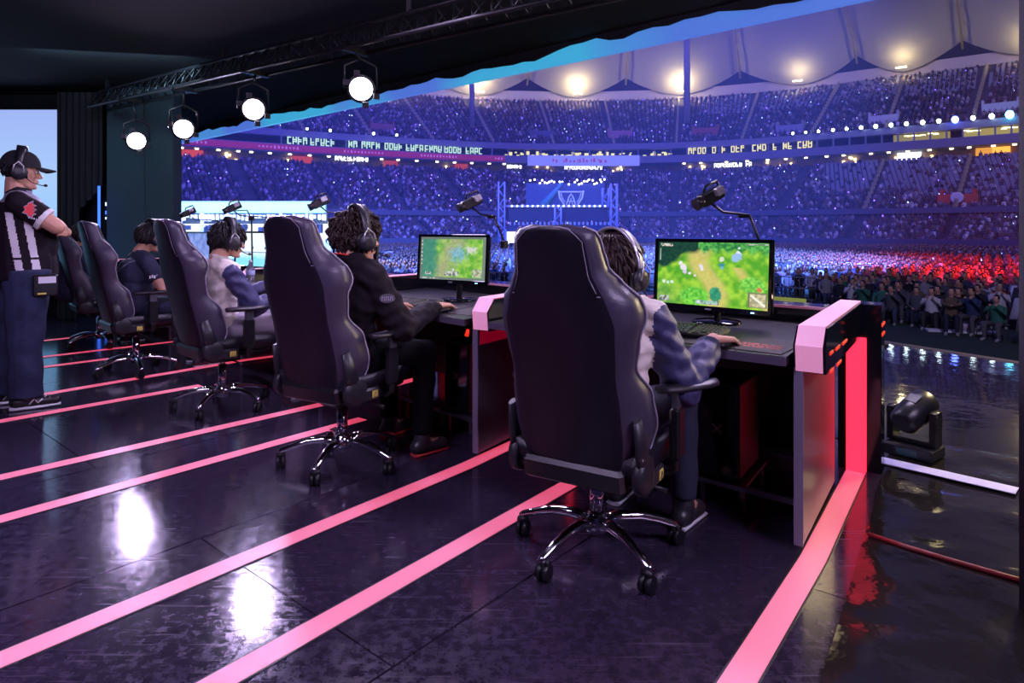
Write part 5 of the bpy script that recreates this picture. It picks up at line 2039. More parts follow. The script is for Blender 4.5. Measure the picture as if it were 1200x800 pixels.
class Body:
    """union of tapered capsules and ellipsoids fused into one continuous skin"""

    def __init__(s):
        s.b = MB()
        s.pr = []       # (p0, p1, r0, r1, material)

    def cap(s, p0, p1, r0, r1=None, mi=0, flat0=False, flat1=False, n=12):
        p0, p1 = Vector(p0), Vector(p1)
        r1 = r0 if r1 is None else r1
        d = p1 - p0
        L = d.length
        if L < 1e-5:
            return s.ell(p0, (r0, r0, r0), mi=mi)
        d.normalize()
        pts, rs = [], []
        if not flat0:
            for k in range(4):
                a = PI / 2 * (1 - k / 4)
                pts.append(p0 - d * r0 * math.sin(a)); rs.append(max(r0 * math.cos(a), r0 * .05))
        pts.append(p0); rs.append(r0)
        pts.append(p0.lerp(p1, .5)); rs.append((r0 + r1) / 2)
        pts.append(p1); rs.append(r1)
        if not flat1:
            for k in range(1, 5):
                a = PI / 2 * k / 4
                pts.append(p1 + d * r1 * math.sin(a)); rs.append(max(r1 * math.cos(a), r1 * .05))
        s.b.tube(pts, rs, n)
        s.pr.append((p0, p1, r0, r1, mi))
        return s

    def ell(s, c, r, rot=None, mi=0):
        s.b.ell(c, r, rot, 16, 12)
        c = Vector(c)
        # stand-in capsule for colouring: along the longest axis
        ax = max(range(3), key=lambda i: r[i])
        v = Vector((0, 0, 0)); mr = sorted(r)[1]
        v[ax] = max(r[ax] - mr, 0)
        if rot is not None:
            v = rot @ v
        s.pr.append((c - v, c + v, mr, mr, mi))
        return s

    def fuse(s, name, mats, parent, vox=.008, smooth=4, fn=None, disp=0.0, dscale=14, seed=0):
        me = s.b.mesh(name + '_src', mats[0])
        o = bpy.data.objects.new(name + '_src', me)
        COL.objects.link(o)
        m = o.modifiers.new('r', 'REMESH'); m.mode = 'VOXEL'; m.voxel_size = vox; m.use_smooth_shade = True
        if smooth:
            m = o.modifiers.new('s', 'SMOOTH'); m.factor = .5; m.iterations = smooth
        bpy.context.view_layer.update()
        dg = bpy.context.evaluated_depsgraph_get()
        me2 = bpy.data.meshes.new_from_object(o.evaluated_get(dg))
        bpy.data.objects.remove(o); bpy.data.meshes.remove(me)
        me2.name = name
        nv = len(me2.vertices)
        co = np.empty(nv * 3); me2.vertices.foreach_get('co', co); co = co.reshape(-1, 3)
        if disp:
            no = np.empty(nv * 3); me2.vertices.foreach_get('normal', no); no = no.reshape(-1, 3)
            ph = np.random.default_rng(seed).uniform(0, 6.28, 12)
            k = dscale
            wv = np.sin(co[:, 2] * k * 3.1 + 1.7 * np.sin(co[:, 0] * k + ph[0]) + 1.4 * np.sin(co[:, 1] * k * 1.1 + ph[1]) + ph[2])
            wv += .6 * np.sin(co[:, 0] * k * 2.6 + 1.9 * np.sin(co[:, 2] * k * 1.3 + ph[3]) + ph[4])
            wv += .5 * np.sin(co[:, 1] * k * 2.9 + 1.6 * np.sin(co[:, 2] * k * 1.7 + ph[5]) + ph[6])
            co = co + no * (wv * disp / 2)[:, None]
            me2.vertices.foreach_set('co', co.reshape(-1))
        me2.materials.clear()
        for m_ in mats:
            me2.materials.append(m_)
        if len(mats) > 1:
            nf = len(me2.polygons)
            c = np.empty(nf * 3); me2.polygons.foreach_get('center', c); c = c.reshape(-1, 3)
            best = np.full(nf, 1e9); mi = np.zeros(nf, np.int32)
            for (p0, p1, r0, r1, m_) in s.pr:
                a = np.array(p0); d = np.array(p1 - p0); L2 = max(float(d @ d), 1e-9)
                t = np.clip(((c - a) @ d) / L2, 0, 1)
                q = np.linalg.norm(c - a - t[:, None] * d, axis=1) - (r0 + (r1 - r0) * t)
                sel = q < best
                best[sel] = q[sel]; mi[sel] = m_
            if fn is not None:
                mi = fn(c, mi)
            me2.polygons.foreach_set('material_index', mi.astype(np.int32))
        me2.polygons.foreach_set('use_smooth', [True] * len(me2.polygons))
        me2.update()
        return link(name, me2, parent)


def hand(B, w, f, d, s, size=1.0, curl=.5, spread=1.0, mi=0):
    """wrist point w, finger direction f, palm-facing direction d, side of the thumb s"""
    f, d, s = Vector(f).normalized(), Vector(d).normalized(), Vector(s).normalized()
    k = size
    for q in (-1.5, -.5, .5, 1.5):
        B.cap(w + s * q * .010 * k, w + f * .080 * k + s * q * .0185 * k, .016 * k, .0125 * k, mi)
    B.cap(w + f * .03 * k + s * .018 * k, w + f * .055 * k - s * .02 * k, .016 * k, .014 * k, mi)
    for i, (q, L) in enumerate(((1.5, .070), (.5, .080), (-.5, .074), (-1.5, .058))):
        base = w + f * (.080 - abs(q - .3) * .003) * k + s * q * .0195 * k
        dr = (f + s * q * .07 * spread).normalized()
        a = curl * .5
        p1 = base + (dr * math.cos(a) + d * math.sin(a)) * L * .45 * k
        a2 = curl * 1.15
        p2 = p1 + (dr * math.cos(a2) + d * math.sin(a2)) * L * .32 * k
        a3 = curl * 1.6
        p3 = p2 + (dr * math.cos(a3) + d * math.sin(a3)) * L * .25 * k
        B.cap(base, p1, .0092 * k, .0085 * k, mi, n=8)
        B.cap(p1, p2, .0085 * k, .0078 * k, mi, n=8)
        B.cap(p2, p3, .0078 * k, .0066 * k, mi, n=8)
    t0 = w + f * .022 * k + s * .022 * k
    t1 = t0 + (f * .55 + s * .75 + d * .35).normalized() * .040 * k
    t2 = t1 + (f * .9 + s * .25 + d * .3).normalized() * .030 * k
    t3 = t2 + (f * .98 + s * -.05 + d * .2).normalized() * .022 * k
    B.cap(t0, t1, .0135 * k, .0105 * k, mi, n=8); B.cap(t1, t2, .0105 * k, .009 * k, mi, n=8); B.cap(t2, t3, .009 * k, .0075 * k, mi, n=8)


def head(B, c, Rm, k=1.0, mi=0, lip=None):
    def T(x, y, z): return c + Rm @ (Vector((x, y, z)) * k)
    def E(p, r, m=mi): B.ell(T(*p), tuple(v * k for v in r), Rm, m)
    E((0, -.012, .025), (.076, .096, .092))
    E((0, .020, -.030), (.062, .070, .080))
    E((0, .045, -.075), (.042, .042, .034))
    E((0, .076, -.098), (.020, .018, .016))
    for s in (-1, 1):
        E((s * .036, .062, -.025), (.022, .022, .024))
        E((s * .079, -.004, -.012), (.010, .017, .031))
        B.cap(T(s * .048, -.01, -.055), T(s * .022, .060, -.098), .020 * k, .016 * k, mi)
        B.cap(T(s * .012, .086, .020), T(s * .045, .072, .022), .010 * k, .009 * k, mi)
    B.cap(T(0, .088, .008), T(0, .108, -.026), .0075 * k, .0115 * k, mi)
    B.cap(T(-.011, .098, -.030), T(.011, .098, -.030), .0085 * k, .0085 * k, mi)
    B.cap(T(-.018, .089, -.055), T(.018, .089, -.055), .0075 * k, .0075 * k, mi)
    B.cap(T(-.015, .088, -.066), T(.015, .088, -.066), .0080 * k, .0080 * k, mi)


def face_bits(root, c, Rm, k=1.0, hair=None):
    def T(x, y, z): return c + Rm @ (Vector((x, y, z)) * k)
    for s in (-1, 1):
        e = MB().ell(T(s * .031, .079, .004), (.0115 * k, .0095 * k, .0075 * k), Rm, 10, 8).build('eye', M_eye, root)
        MB().ell(T(s * .031, .0865, .004), (.0052 * k, .0035 * k, .0052 * k), Rm, 8, 6).build('iris', M_iris, e)
        MB().tube([T(s * .014, .0915, .020), T(s * .032, .090, .025), T(s * .050, .078, .021)], [.0035 * k, .004 * k, .002 * k], 6).build('eyebrow', hair or M_hair2, root)
    MB().tube([T(-.020, .092, -.0605), T(0, .0985, -.0590), T(.020, .092, -.0605)], [.0015 * k, .0028 * k, .0015 * k], 6).build('mouth', M_lips, root)


def hair(root, c, Rm, m, n=420, length=.06, thick=.0075, curl=0.0, seed=1, k=1.0, fringe=-.01, nape=-.075, puff=1.0, side_y=.045):
    rr_ = random.Random(seed)
    b = MB()

    def T(v): return c + Rm @ (Vector(v) * k)
    # cap following the skull, open at the face
    nu, nv = 28, 14
    vs, fs = [], []
    ok = {}
    ex, ey, ez = .084 * puff, .103 * puff, .099 * puff
    for i in range(nv + 1):
        ph = PI * .80 * i / nv
        for q in range(nu):
            t = 2 * PI * q / nu
            v = Vector((ex * math.sin(ph) * math.cos(t), ey * math.sin(ph) * math.sin(t) - .014, ez * math.cos(ph) + .026))
            v += v * (noise.noise(v * 38 + Vector((seed, 0, 0))) * .05)
            ok[(i, q)] = (v.y < side_y or v.z > .058 + fringe * .5) and v.z > nape
            vs.append(T(v))
    for i in range(nv):
        for q in range(nu):
            j = (q + 1) % nu
            if all(ok[x] for x in ((i, q), (i, j), (i + 1, q), (i + 1, j))):
                fs.append((i * nu + q, (i + 1) * nu + q, (i + 1) * nu + j, i * nu + j))
    b.add(vs, fs, 0, True)
    cnt = 0
    while cnt < n:
        z = rr_.uniform(-.55, 1.0)
        t = rr_.uniform(0, 2 * PI)
        s = math.sqrt(max(0, 1 - z * z))
        d = Vector((s * math.cos(t), s * math.sin(t), z))
        v = Vector((ex * d.x, ey * d.y - .014, ez * d.z + .026)) * .985
        if v.z < nape + .01 or (v.y > side_y and v.z < .062 + fringe):
            continue
        cnt += 1
        # growth: away from a whorl at the back of the crown, then down
        w = (v - Vector((0, -.05, .12)))
        tan = (w - d * w.dot(d))
        tan = tan.normalized() if tan.length > 1e-4 else Vector((1, 0, 0))
        L = length * rr_.uniform(.6, 1.2)
        g = Vector((rr_.uniform(-1, 1), rr_.uniform(-1, 1), rr_.uniform(-1, 1))) * .35
        p = [v]
        dirv = (d * .75 + tan * .9 + g).normalized()
        cur = v
        ph = rr_.uniform(0, 6.28)
        for q in range(4):
            cur = cur + dirv * L / 4
            dirv = (dirv * .8 + tan * .35 + Vector((0, 0, -.28)) - d * .12)
            if curl:
                dirv += (tan.cross(d) * math.cos(ph + q * 2.1) + d * math.sin(ph + q * 2.1)) * curl
            dirv.normalize()
            p.append(cur)
        r0 = thick * rr_.uniform(.7, 1.2)
        b.tube([T(x) for x in p], [r0 * k, r0 * 1.0 * k, r0 * .85 * k, r0 * .6 * k, r0 * .15 * k], 5, cap=False)
    return b.build('hair', m, root)


def headset(c, Rm, label, band_m, owner_az, k=1.0, mic=True, mic_side=1, br=1.14):
    root = thing('headphones', label, 'headphones', c, 0, 'players\' headphones')

    def T(x, y, z): return Rm @ (Vector((x, y, z)) * k)
    pts = []
    for i in range(21):
        a = PI * i / 20
        pts.append(T(-math.cos(a) * .100 * br, -.006 - .006 * math.sin(a), -.01 + math.sin(a) * .140 * br))
    b = MB()
    vs, fs = [], []
    up = Rm @ Vector((0, 1, 0))
    for i, p in enumerate(pts):
        a = PI * i / 20
        o = T(-math.cos(a), 0, math.sin(a)).normalized()
        wd = (.012 + .013 * math.sin(a)) * k
        for (s, r_) in ((-1, 0), (1, 0), (1, .009), (-1, .009)):
            vs.append(p + up * wd * s + o * r_ * k)
    for i in range(20):
        for q in range(4):
            j = (q + 1) % 4
            fs.append((i * 4 + q, i * 4 + j, i * 4 + 4 + j, i * 4 + 4 + q))
    b.add(vs, fs, 0, True)
    b.build('headband', band_m, root)
    MB().tube([p + up * 0 - T(0, 0, .004) for p in pts[4:17]], .010 * k, 8, flat=1.2).build('band_cushion', M_plastic, root)
    for s in (-1, 1):
        rot = Rm @ Matrix.Rotation(s * PI / 2, 3, 'Y')
        cc = T(s * .078 * br, -.004, -.012)
        MB().lathe([(.030 * k, .0), (.044 * k, .002 * k), (.046 * k, .016 * k), (.040 * k, .022 * k)], cc, 24, 0, rot).build('ear_cushion', M_plastic, root)
        MB().lathe([(.041 * k, .020 * k), (.042 * k, .034 * k), (.034 * k, .046 * k), (.014 * k, .050 * k)], cc, 24, 0, rot).build('ear_cup', M_plastic_g, root)
        yk = [T(s * .118 * br, -.030, -.015), T(s * .120 * br, -.028, .025), T(s * .108 * br, -.008, .050), T(s * .120 * br, .018, .025), T(s * .118 * br, .022, -.015)]
        MB().tube(yk, .0032 * k, 6).build('yoke', M_silver, root)
    if mic:
        s = mic_side
        m_ = MB().tube([T(s * .115, .02, -.03), T(s * .112, .065, -.065), T(s * .085, .112, -.075), T(s * .055, .128, -.072)], .003 * k, 6)
        m_.ell(T(s * .05, .130, -.071), (.011 * k, .011 * k, .009 * k), None, 10, 8)
        m_.build('microphone', M_plastic, root)
    return root


def seated(name_label, hub, az, J, cfg):
    root = thing('person', name_label, 'person', (hub[0], hub[1], 0), az)
    V = lambda q: Vector(q)
    pel, che, nk, hd = V(J['pelvis']), V(J['chest']), V(J['neck']), V(J['head'])
    k = cfg.get('k', 1.0)
    Rm = rotm(J.get('yaw', 0), J.get('pitch', 0), J.get('roll', 0))
    B = Body()
    g = cfg.get('girth', 1.0)
    head(B, hd, Rm, k)
    hb = hd + Rm @ Vector((0, -.03, -.06)) * k
    B.cap(hb, nk, .052 * k, .060 * k)
    sh = [V(J['shR']), V(J['shL'])]
    for s in sh:
        B.cap(nk - V((0, 0, .03)), s, .055, .050)
    mid = pel.lerp(che, .5)
    B.ell(che - V((0, 0, .04)), (.150 * g, .105 * g, .15)); B.ell(mid, (.135 * g, .105 * g, .15)); B.ell(pel, (.165 * g, .125 * g, .11))
    for side, s in (('R', 1), ('L', -1)):
        e, w = V(J['el' + side]), V(J['wr' + side])
        B.cap(V(J['sh' + side]), e, .046, .037); B.cap(e, w, .038, .026)
        hip, kn, an, to = V(J['hip' + side]), V(J['kn' + side]), V(J['an' + side]), V(J['to' + side])
        B.cap(hip, kn, .080 * g, .055); B.cap(kn, an, .054, .036); B.cap(an - V((0, 0, .03)), to, .036, .028)
        hf = J.get('hand' + side)
        if hf:
            hand(B, w, hf[0], hf[1], Vector(hf[2]), k * 1.0, hf[3])
    B.fuse('body', [M_skin], root, cfg.get('vox', .006), 2)
    face_bits(root, hd, Rm, k, cfg['hair_m'])
    cfg['hair'](root, hd, Rm)
    # top garment
    T_ = Body()
    mt, ms = cfg.get('torso_mi', 0), cfg.get('sleeve_mi', 1)
    pd = cfg.get('pad', .017)
    for s in sh:
        T_.cap(nk - V((0, 0, .035)), s, .062 + pd * .5, .055 + pd, mt)
    T_.ell(che - V((0, 0, .04)), ((.150 * g + pd), (.105 * g + pd), .155), None, mt); T_.ell(mid, (.138 * g + pd, .108 * g + pd, .155), None, mt)
    T_.ell(pel + V((0, 0, .03)), (.165 * g + pd, .125 * g + pd, .10), None, mt)
    sl = cfg.get('sleeve', 1.0)
    for side in 'RL':
        s, e, w = V(J['sh' + side]), V(J['el' + side]), V(J['wr' + side])
        if sl >= 1:
            T_.cap(s, e, .048 + pd, .042 + pd, ms)
            T_.cap(e, w - (w - e).normalized() * cfg.get('bare', .012), .043 + pd, .032 + pd * .6, ms, flat1=True)
            if cfg.get('cuff') is not None:
                q = (w - e).normalized()
                T_.cap(w - q * (.040 + cfg.get('bare', .012)), w - q * (cfg.get('bare', .012) - .003), .034 + pd * .6, .034 + pd * .6, cfg['cuff'], True, True)
        else:
            T_.cap(s, s.lerp(e, sl), .050 + pd, .050 + pd, ms, flat1=True)
    T_.cap(nk - V((0, 0, .02)), nk + (hb - nk).normalized() * .022, .068, .064, cfg.get('collar', mt), flat1=True)
    T_.fuse(cfg.get('top_name', 'jacket'), cfg['top_mats'], root, .0085, 4, cfg.get('fn'), cfg.get('wr_amp', .004), cfg.get('wr_k', 13), cfg.get('seed', 0))
    # trousers and shoes
    L_ = Body()
    L_.ell(pel - V((0, 0, .015)), (.170 * g + .012, .128 * g + .012, .10))
    for side in 'RL':
        hip, kn, an = V(J['hip' + side]), V(J['kn' + side]), V(J['an' + side])
        L_.cap(hip, kn, .082 * g + .014, .068); L_.cap(kn, an + V((0, 0, .03)), .068, .056, flat1=True)
    L_.fuse('trousers', [cfg['leg_m']], root, .011, 4, None, .005, 12, 3)
    for side in 'RL':
        an, to = V(J['an' + side]), V(J['to' + side])
        S_ = Body()
        d = (to - an); d.z = 0; d.normalize()
        hz = V((an.x, an.y, .048))
        S_.cap(hz - d * .03, V((to.x, to.y, .040)), .043, .036); S_.cap(an + V((0, 0, .01)), hz, .046, .046)
        so = S_.fuse('shoe', [cfg['shoe_m']], root, .010, 2)
        MB().tube([hz - d * .055 - V((0, 0, .038)), V((to.x, to.y, .010)) + d * .03], [.036, .034], 12, flat=.28, up=(0, 0, 1)).build('sole', cfg.get('sole_m', M_white), so)
    return root


LAZY = V_ = Vector
# ---- player 1: cream and navy jacket, nearest
SEAT = .50
J1 = dict(pelvis=(.02, -.02, .52), chest=(.03, .0, .84), neck=(.02, .06, .965), head=(-.015, .15, 1.070), yaw=5, pitch=6, roll=3,
          shR=(.205, .055, .905), shL=(-.155, .075, .905), elR=(.295, .140, .645), elL=(-.26, .20, .68), wrR=(.315, .400, .800), wrL=(-.08, .44, .79),
          handR=((.28, 1, -.10), (0, .0, -1), (-1, 0, 0), .60), handL=((.1, 1, -.1), (0, 0, -1), (1, 0, 0), .5),
          hipR=(.095, .02, .53), hipL=(-.095, .02, .53), knR=(.17, .43, .53), knL=(-.16, .43, .53), anR=(.19, .40, .09), anL=(-.15, .46, .09), toR=(.20, .53, .045), toL=(-.16, .60, .045))


def fn_of(J):
    def f(c, mi):
        mi = mi.copy()
        for s, q in ((1, J['shR']), (-1, J['shL'])):
            d = s * c[:, 0] - s * q[0]
            nav = (d + .35 * (q[2] + .05 - c[:, 2]) > .045) & (d > .035) & (c[:, 2] > q[2] - .12)
            sd = s * c[:, 0] > 0
            mi[nav & sd & (mi == 0)] = 1
            mi[sd & (mi == 1) & ((d + .35 * (q[2] + .05 - c[:, 2])) < .045) & (c[:, 2] > q[2] - .10)] = 0
        return mi
    return f


pl1 = seated('person seated nearest the camera in a cream jacket with navy sleeves, hand on a mouse', CH[0][0], 37, J1, dict(
    k=1.08, girth=1.15, pad=.028, hair_m=M_hair, hair=lambda r, c, Rm: hair(r, c, Rm, M_hair, 820, .060, .0095, .3, 3, 1.08, -.01, -.085, 1.16),
    top_mats=[M_cream, M_navy, M_navy_d], cuff=2, leg_m=M_jeans_d, shoe_m=M_plastic_g, vox=.005, wr_amp=.008, wr_k=30, seed=5, fn=fn_of(J1), bare=.035))


def world_of(root, v):
    return Matrix.Translation(root.location) @ Matrix.Rotation(root.rotation_euler[2], 4, 'Z') @ Vector(v)


def set_headset(root, J, az, label, band, mic=True, k=1.0, br=1.14):
    Rm = Matrix.Rotation(-R(az), 3, 'Z') @ rotm(J.get('yaw', 0), J.get('pitch', 0), J.get('roll', 0))
    headset(world_of(root, J['head']), Rm, label, band, az, k, mic, 1, br)


set_headset(pl1, J1, 37, 'headset with a silver-white band on the nearest player\'s messy brown hair', M_silver, k=1.12, br=1.2)

# ---- player 2: black sweatshirt with red collar piping, curly hair
J2 = dict(pelvis=(0, -.03, .58), chest=(.04, -.01, .90), neck=(.03, .015, 1.105), head=(.03, .075, 1.20), yaw=12, pitch=4, roll=2,
          shR=(.225, .02, 1.00), shL=(-.17, .03, 1.00), elR=(.32, .145, .735), elL=(-.26, .20, .72), wrR=(.165, .53, .805), wrL=(-.16, .47, .795),
          handR=((-.12, 1, -.03), (0, 0, -1), (-1, 0, 0), .45), handL=((.1, 1, -.1), (0, 0, -1), (1, 0, 0), .5),
          hipR=(.10, .02, .57), hipL=(-.10, .02, .57), knR=(.19, .42, .56), knL=(-.17, .43, .56), anR=(.23, .36, .09), anL=(-.17, .46, .09), toR=(.25, .49, .045), toL=(-.18, .60, .045))


def fn_sw(c, mi):
    return mi


pl2 = seated('person with curly dark hair seated in a black sweatshirt with red collar piping', CH[1][0], 40, J2, dict(
    k=1.08, girth=1.28, pad=.030, hair_m=M_hair, hair=lambda r, c, Rm: hair(r, c, Rm, M_hair, 820, .060, .0085, 1.0, 7, 1.08, -.005, -.090, 1.09),
    top_mats=[M_black_c, M_black_c, M_red_c], leg_m=M_black_t, shoe_m=M_plastic_g, sole_m=M_red_c, vox=.0055, top_name='sweatshirt', wr_amp=.008, wr_k=28, seed=9, bare=.025))
set_headset(pl2, J2, 40, 'black headset over the curly-haired player\'s hair', M_plastic_g, k=1.16)
nk = Vector(J2['neck'])
ring = [nk + Vector((.080 * math.cos(t), .080 * math.sin(t) + .006, -.004 + .020 * math.sin(t + PI))) for t in [2 * PI * q / 24 for q in range(25)]]
MB().tube(ring, .0045, 6, cap=False).build('collar_piping', M_red_c, pl2)
# oval sleeve patch with pale lettering strokes
sR, eR = Vector(J2['shR']), Vector(J2['elR'])
pc = sR.lerp(eR, .42) + Vector((.070, -.042, 0.01))
pn = Vector((.85, -.52, .10)).normalized()
prot = pn.to_track_quat('Z', 'Y').to_matrix()
MB().lathe([(.030, 0), (.030, .003), (.026, .0035)], pc, 20, 0, prot @ Matrix.Diagonal((1.35, .8, 1)).to_3x3()).build('sleeve_patch', mat('patch grey', (.07, .06, .08), .7), pl2)
t = MB()
for q in range(6):
    t.box(pc + prot @ Vector((-.026 + q * .0105, 0, .004)), (.0035, .024, .001), prot)
    t.box(pc + prot @ Vector((-.023 + q * .0105, .006 * (-1) ** q, .004)), (.007, .0035, .001), prot)
o = t.build('patch_lettering', M_piping, pl2); o['kind'] = 'stuff'

# ---- player 3: bowl cut, seen in profile
J3 = dict(pelvis=(0, -.03, .58), chest=(.0, -.05, .89), neck=(0, -.03, 1.045), head=(.0, .04, 1.165), yaw=3, pitch=8, roll=0,
          shR=(.175, -.02, .955), shL=(-.175, -.01, .955), elR=(.25, .12, .71), elL=(-.24, .15, .72), wrR=(.22, .36, .80), wrL=(-.17, .42, .83),
          handR=((-.05, 1, -.05), (0, 0, -1), (-1, 0, 0), .4), handL=((.1, 1, .05), (0, 0, -1), (1, 0, 0), .6),
          hipR=(.10, .02, .57), hipL=(-.10, .02, .57), knR=(.16, .43, .57), knL=(-.13, .44, .57), anR=(.15, .50, .09), anL=(-.10, .54, .09), toR=(.15, .64, .045), toL=(-.10, .68, .045))
pl3 = seated('person with a black bowl cut seated in profile, cream and navy jacket, light grey trousers', CH[2][0], 45, J3, dict(
    k=1.0, hair_m=M_hair2, hair=lambda r, c, Rm: hair(r, c, Rm, M_hair2, 620, .050, .008, 0.0, 12, 1.0, -.035, -.080, 1.08, side_y=.058),
    top_mats=[M_cream, M_navy, M_navy_d], cuff=2, leg_m=M_greyp, shoe_m=M_shoe_red, vox=.006, wr_amp=.008, wr_k=28, seed=15, fn=fn_of(J3), pad=.022))
set_headset(pl3, J3, 45, 'black headset with grey yokes on the player with the bowl cut', M_plastic_g, k=1.08)

# ---- player 4: short-sleeved navy shirt
J4 = dict(pelvis=(0, -.03, .58), chest=(.0, -.01, .89), neck=(0, .035, 1.05), head=(.02, .11, 1.165), yaw=-8, pitch=8, roll=0,
          shR=(.20, .03, .965), shL=(-.19, .04, .965), elR=(.28, .13, .72), elL=(-.26, .18, .72), wrR=(.25, .38, .80), wrL=(-.13, .42, .80),
          handR=((-.05, 1, -.05), (0, 0, -1), (-1, 0, 0), .5), handL=((.1, 1, -.05), (0, 0, -1), (1, 0, 0), .5),
          hipR=(.10, .02, .57), hipL=(-.10, .02, .57), knR=(.18, .43, .57), knL=(-.15, .44, .57), anR=(.17, .48, .09), anL=(-.12, .52, .09), toR=(.17, .62, .045), toL=(-.12, .66, .045))


def fn_t(c, mi):
    # a slanting pale seam across the shoulder blade
    d = np.abs((c[:, 2] - .80) - 1.1 * (c[:, 0] + .05))
    mi = mi.copy()
    mi[(c[:, 1] < .0) & (d < .010) & (c[:, 2] < .98)] = 2
    return mi


pl4 = seated('person seated in a short-sleeved navy shirt with pale seams, seen from behind', CH[3][0], 44, J4, dict(
    k=1.04, girth=1.2, hair_m=M_hair2, hair=lambda r, c, Rm: hair(r, c, Rm, M_hair2, 420, .035, .008, .1, 21, 1.04, 0, -.06, 1.03),
    top_mats=[M_navy_d, M_navy_d, mat('pale navy seam', (.22, .22, .34), .7)], sleeve=.62, top_name='shirt', leg_m=M_jeans_d, shoe_m=M_plastic_g, vox=.008, fn=fn_t, wr_amp=.005))
set_headset(pl4, J4, 44, 'black headset on the player in the navy shirt', M_plastic_g, k=1.12)
sR, eR = Vector(J4['shR']), Vector(J4['elR'])
pc = sR.lerp(eR, .50) + Vector((.058, -.030, 0))
t = MB()
for q, w in enumerate((.012, .02, .02, .012)):
    t.box(pc + Vector((0, -.030 + q * .018, .006 * (q % 2))), (.004, w * .7, .026), rotm(-10))
o = t.build('sleeve_lettering', M_white_c, pl4); o['kind'] = 'stuff'

# ---- player 5: mostly hidden behind the farthest chair
J5 = dict(J4); J5.update(head=(-.03, .10, 1.165), yaw=10)
pl5 = seated('person seated in the farthest chair, only brown hair and headset showing', (-4.70, 6.93), 44, J5, dict(
    k=1.0, hair_m=M_hair, hair=lambda r, c, Rm: hair(r, c, Rm, M_hair, 380, .04, .009, .2, 31, 1.0, 0, -.06, 1.05),
    top_mats=[M_navy_d, M_navy_d], sleeve=1.0, leg_m=M_jeans_d, shoe_m=M_plastic_g, vox=.010, wr_amp=.005))
set_headset(pl5, J5, 44, 'headset with white-tipped band on the farthest player', M_silver, k=1.08)

# =================================================================== THE STANDING MAN
SX, SY = -3.475, 4.58
AZM = 56
man = thing('person', 'heavyset man standing with folded arms in black cap, striped black shirt and blue jeans', 'person', (SX, SY, 0), AZM)
Vv = Vector
hd = Vv((0.0, .010, 1.655))
Rm = rotm(2, 6, 0)
B = Body()
head(B, hd, Rm, 1.06)
B.cap(hd + Rm @ Vv((0, -.025, -.07)), Vv((0, -.02, 1.50)), .064, .070)
B.cap(Vv((0, -.01, 1.47)), Vv((.19, 0, 1.44)), .065, .058); B.cap(Vv((0, -.01, 1.47)), Vv((-.19, 0, 1.44)), .065, .058)
B.ell((0, .01, 1.33), (.17, .135, .17)); B.ell((0, .035, 1.12), (.165, .165, .18)); B.ell((0, .0, .96), (.165, .145, .12))
J = dict(shR=(.205, .0, 1.43), elR=(.245, .215, 1.265), wrR=(.0, .215, 1.255), shL=(-.205, .0, 1.43), elL=(-.22, .18, 1.24), wrL=(.0, .27, 1.225))
for s in 'RL':
    B.cap(J['sh' + s], J['el' + s], .060, .054); B.cap(J['el' + s], J['wr' + s], .053, .034)
hand(B, Vv(J['wrR']), (-1, .15, .05), (.1, -1, 0), (0, .1, 1), 1.05, .5)
hand(B, Vv(J['wrL']), (1, -.15, .12), (-.1, -1, 0), (0, .1, 1), 1.05, .5)
LG = dict(hipR=(.095, .045, .90), knR=(.12, .035, .50), anR=(.13, .04, .10), hipL=(-.095, -.01, .90), knL=(-.12, -.05, .50), anL=(-.13, -.12, .10))
for s in 'RL':
    B.cap(LG['hip' + s], LG['kn' + s], .095, .062); B.cap(LG['kn' + s], LG['an' + s], .060, .042)
    a = Vv(LG['an' + s])
    B.cap(Vv((a.x, a.y - .02, .055)), Vv((a.x, a.y + .15, .045)), .040, .032)
B.fuse('body', [M_skin], man, .006, 2)
face_bits(man, hd, Rm, 1.06, M_hair2)
hair(man, hd, Rm, M_hair2, 200, .022, .008, 0, 44, 1.06, 0, -.065, 1.0)
T_ = Body()
T_.cap((0, -.01, 1.45), (.19, 0, 1.435), .078, .072); T_.cap((0, -.01, 1.45), (-.19, 0, 1.435), .078, .072)
T_.ell((0, .01, 1.33), (.195, .162, .180)); T_.cap((0, .022, 1.30), (0, .035, .90), .170, .196, 0, flat1=True); T_.ell((0, .035, 1.12), (.188, .192, .18)); T_.cap((.05, .01, 1.25), (.05, .03, .90), .160, .185, 0, flat1=True); T_.cap((-.05, .01, 1.25), (-.05, .02, .90), .160, .185, 0, flat1=True)
T_.cap((0, -.01, 1.47), (0, .0, 1.545), .082, .072, 0, flat1=True)
for s in 'RL':
    a, b_ = Vv(J['sh' + s]), Vv(J['el' + s])
    T_.cap(a, a.lerp(b_, .72), .078, .086, 1, flat1=True)
    T_.cap(a.lerp(b_, .66), a.lerp(b_, .74), .0855, .087, 2, True, True)


def fn_man(c, mi):
    mi = mi.copy()
    x, y, z = c[:, 0], c[:, 1], c[:, 2]
    body = mi == 0
    mi[body & (z > 1.425 + .10 * np.abs(y))] = 3
    st = (x > .03) & (z < 1.36) & body
    sl = (z - 1.0) * -.16
    mi[st & (np.abs(y - (.005 + sl)) < .022)] = 2
    mi[st & (np.abs(y - (.100 + sl)) < .022)] = 2
    gap = np.abs(z - 1.045) < .006
    mi[gap & (mi == 2) & body] = 0
    mi[body & (z > 1.515)] = 4
    return mi


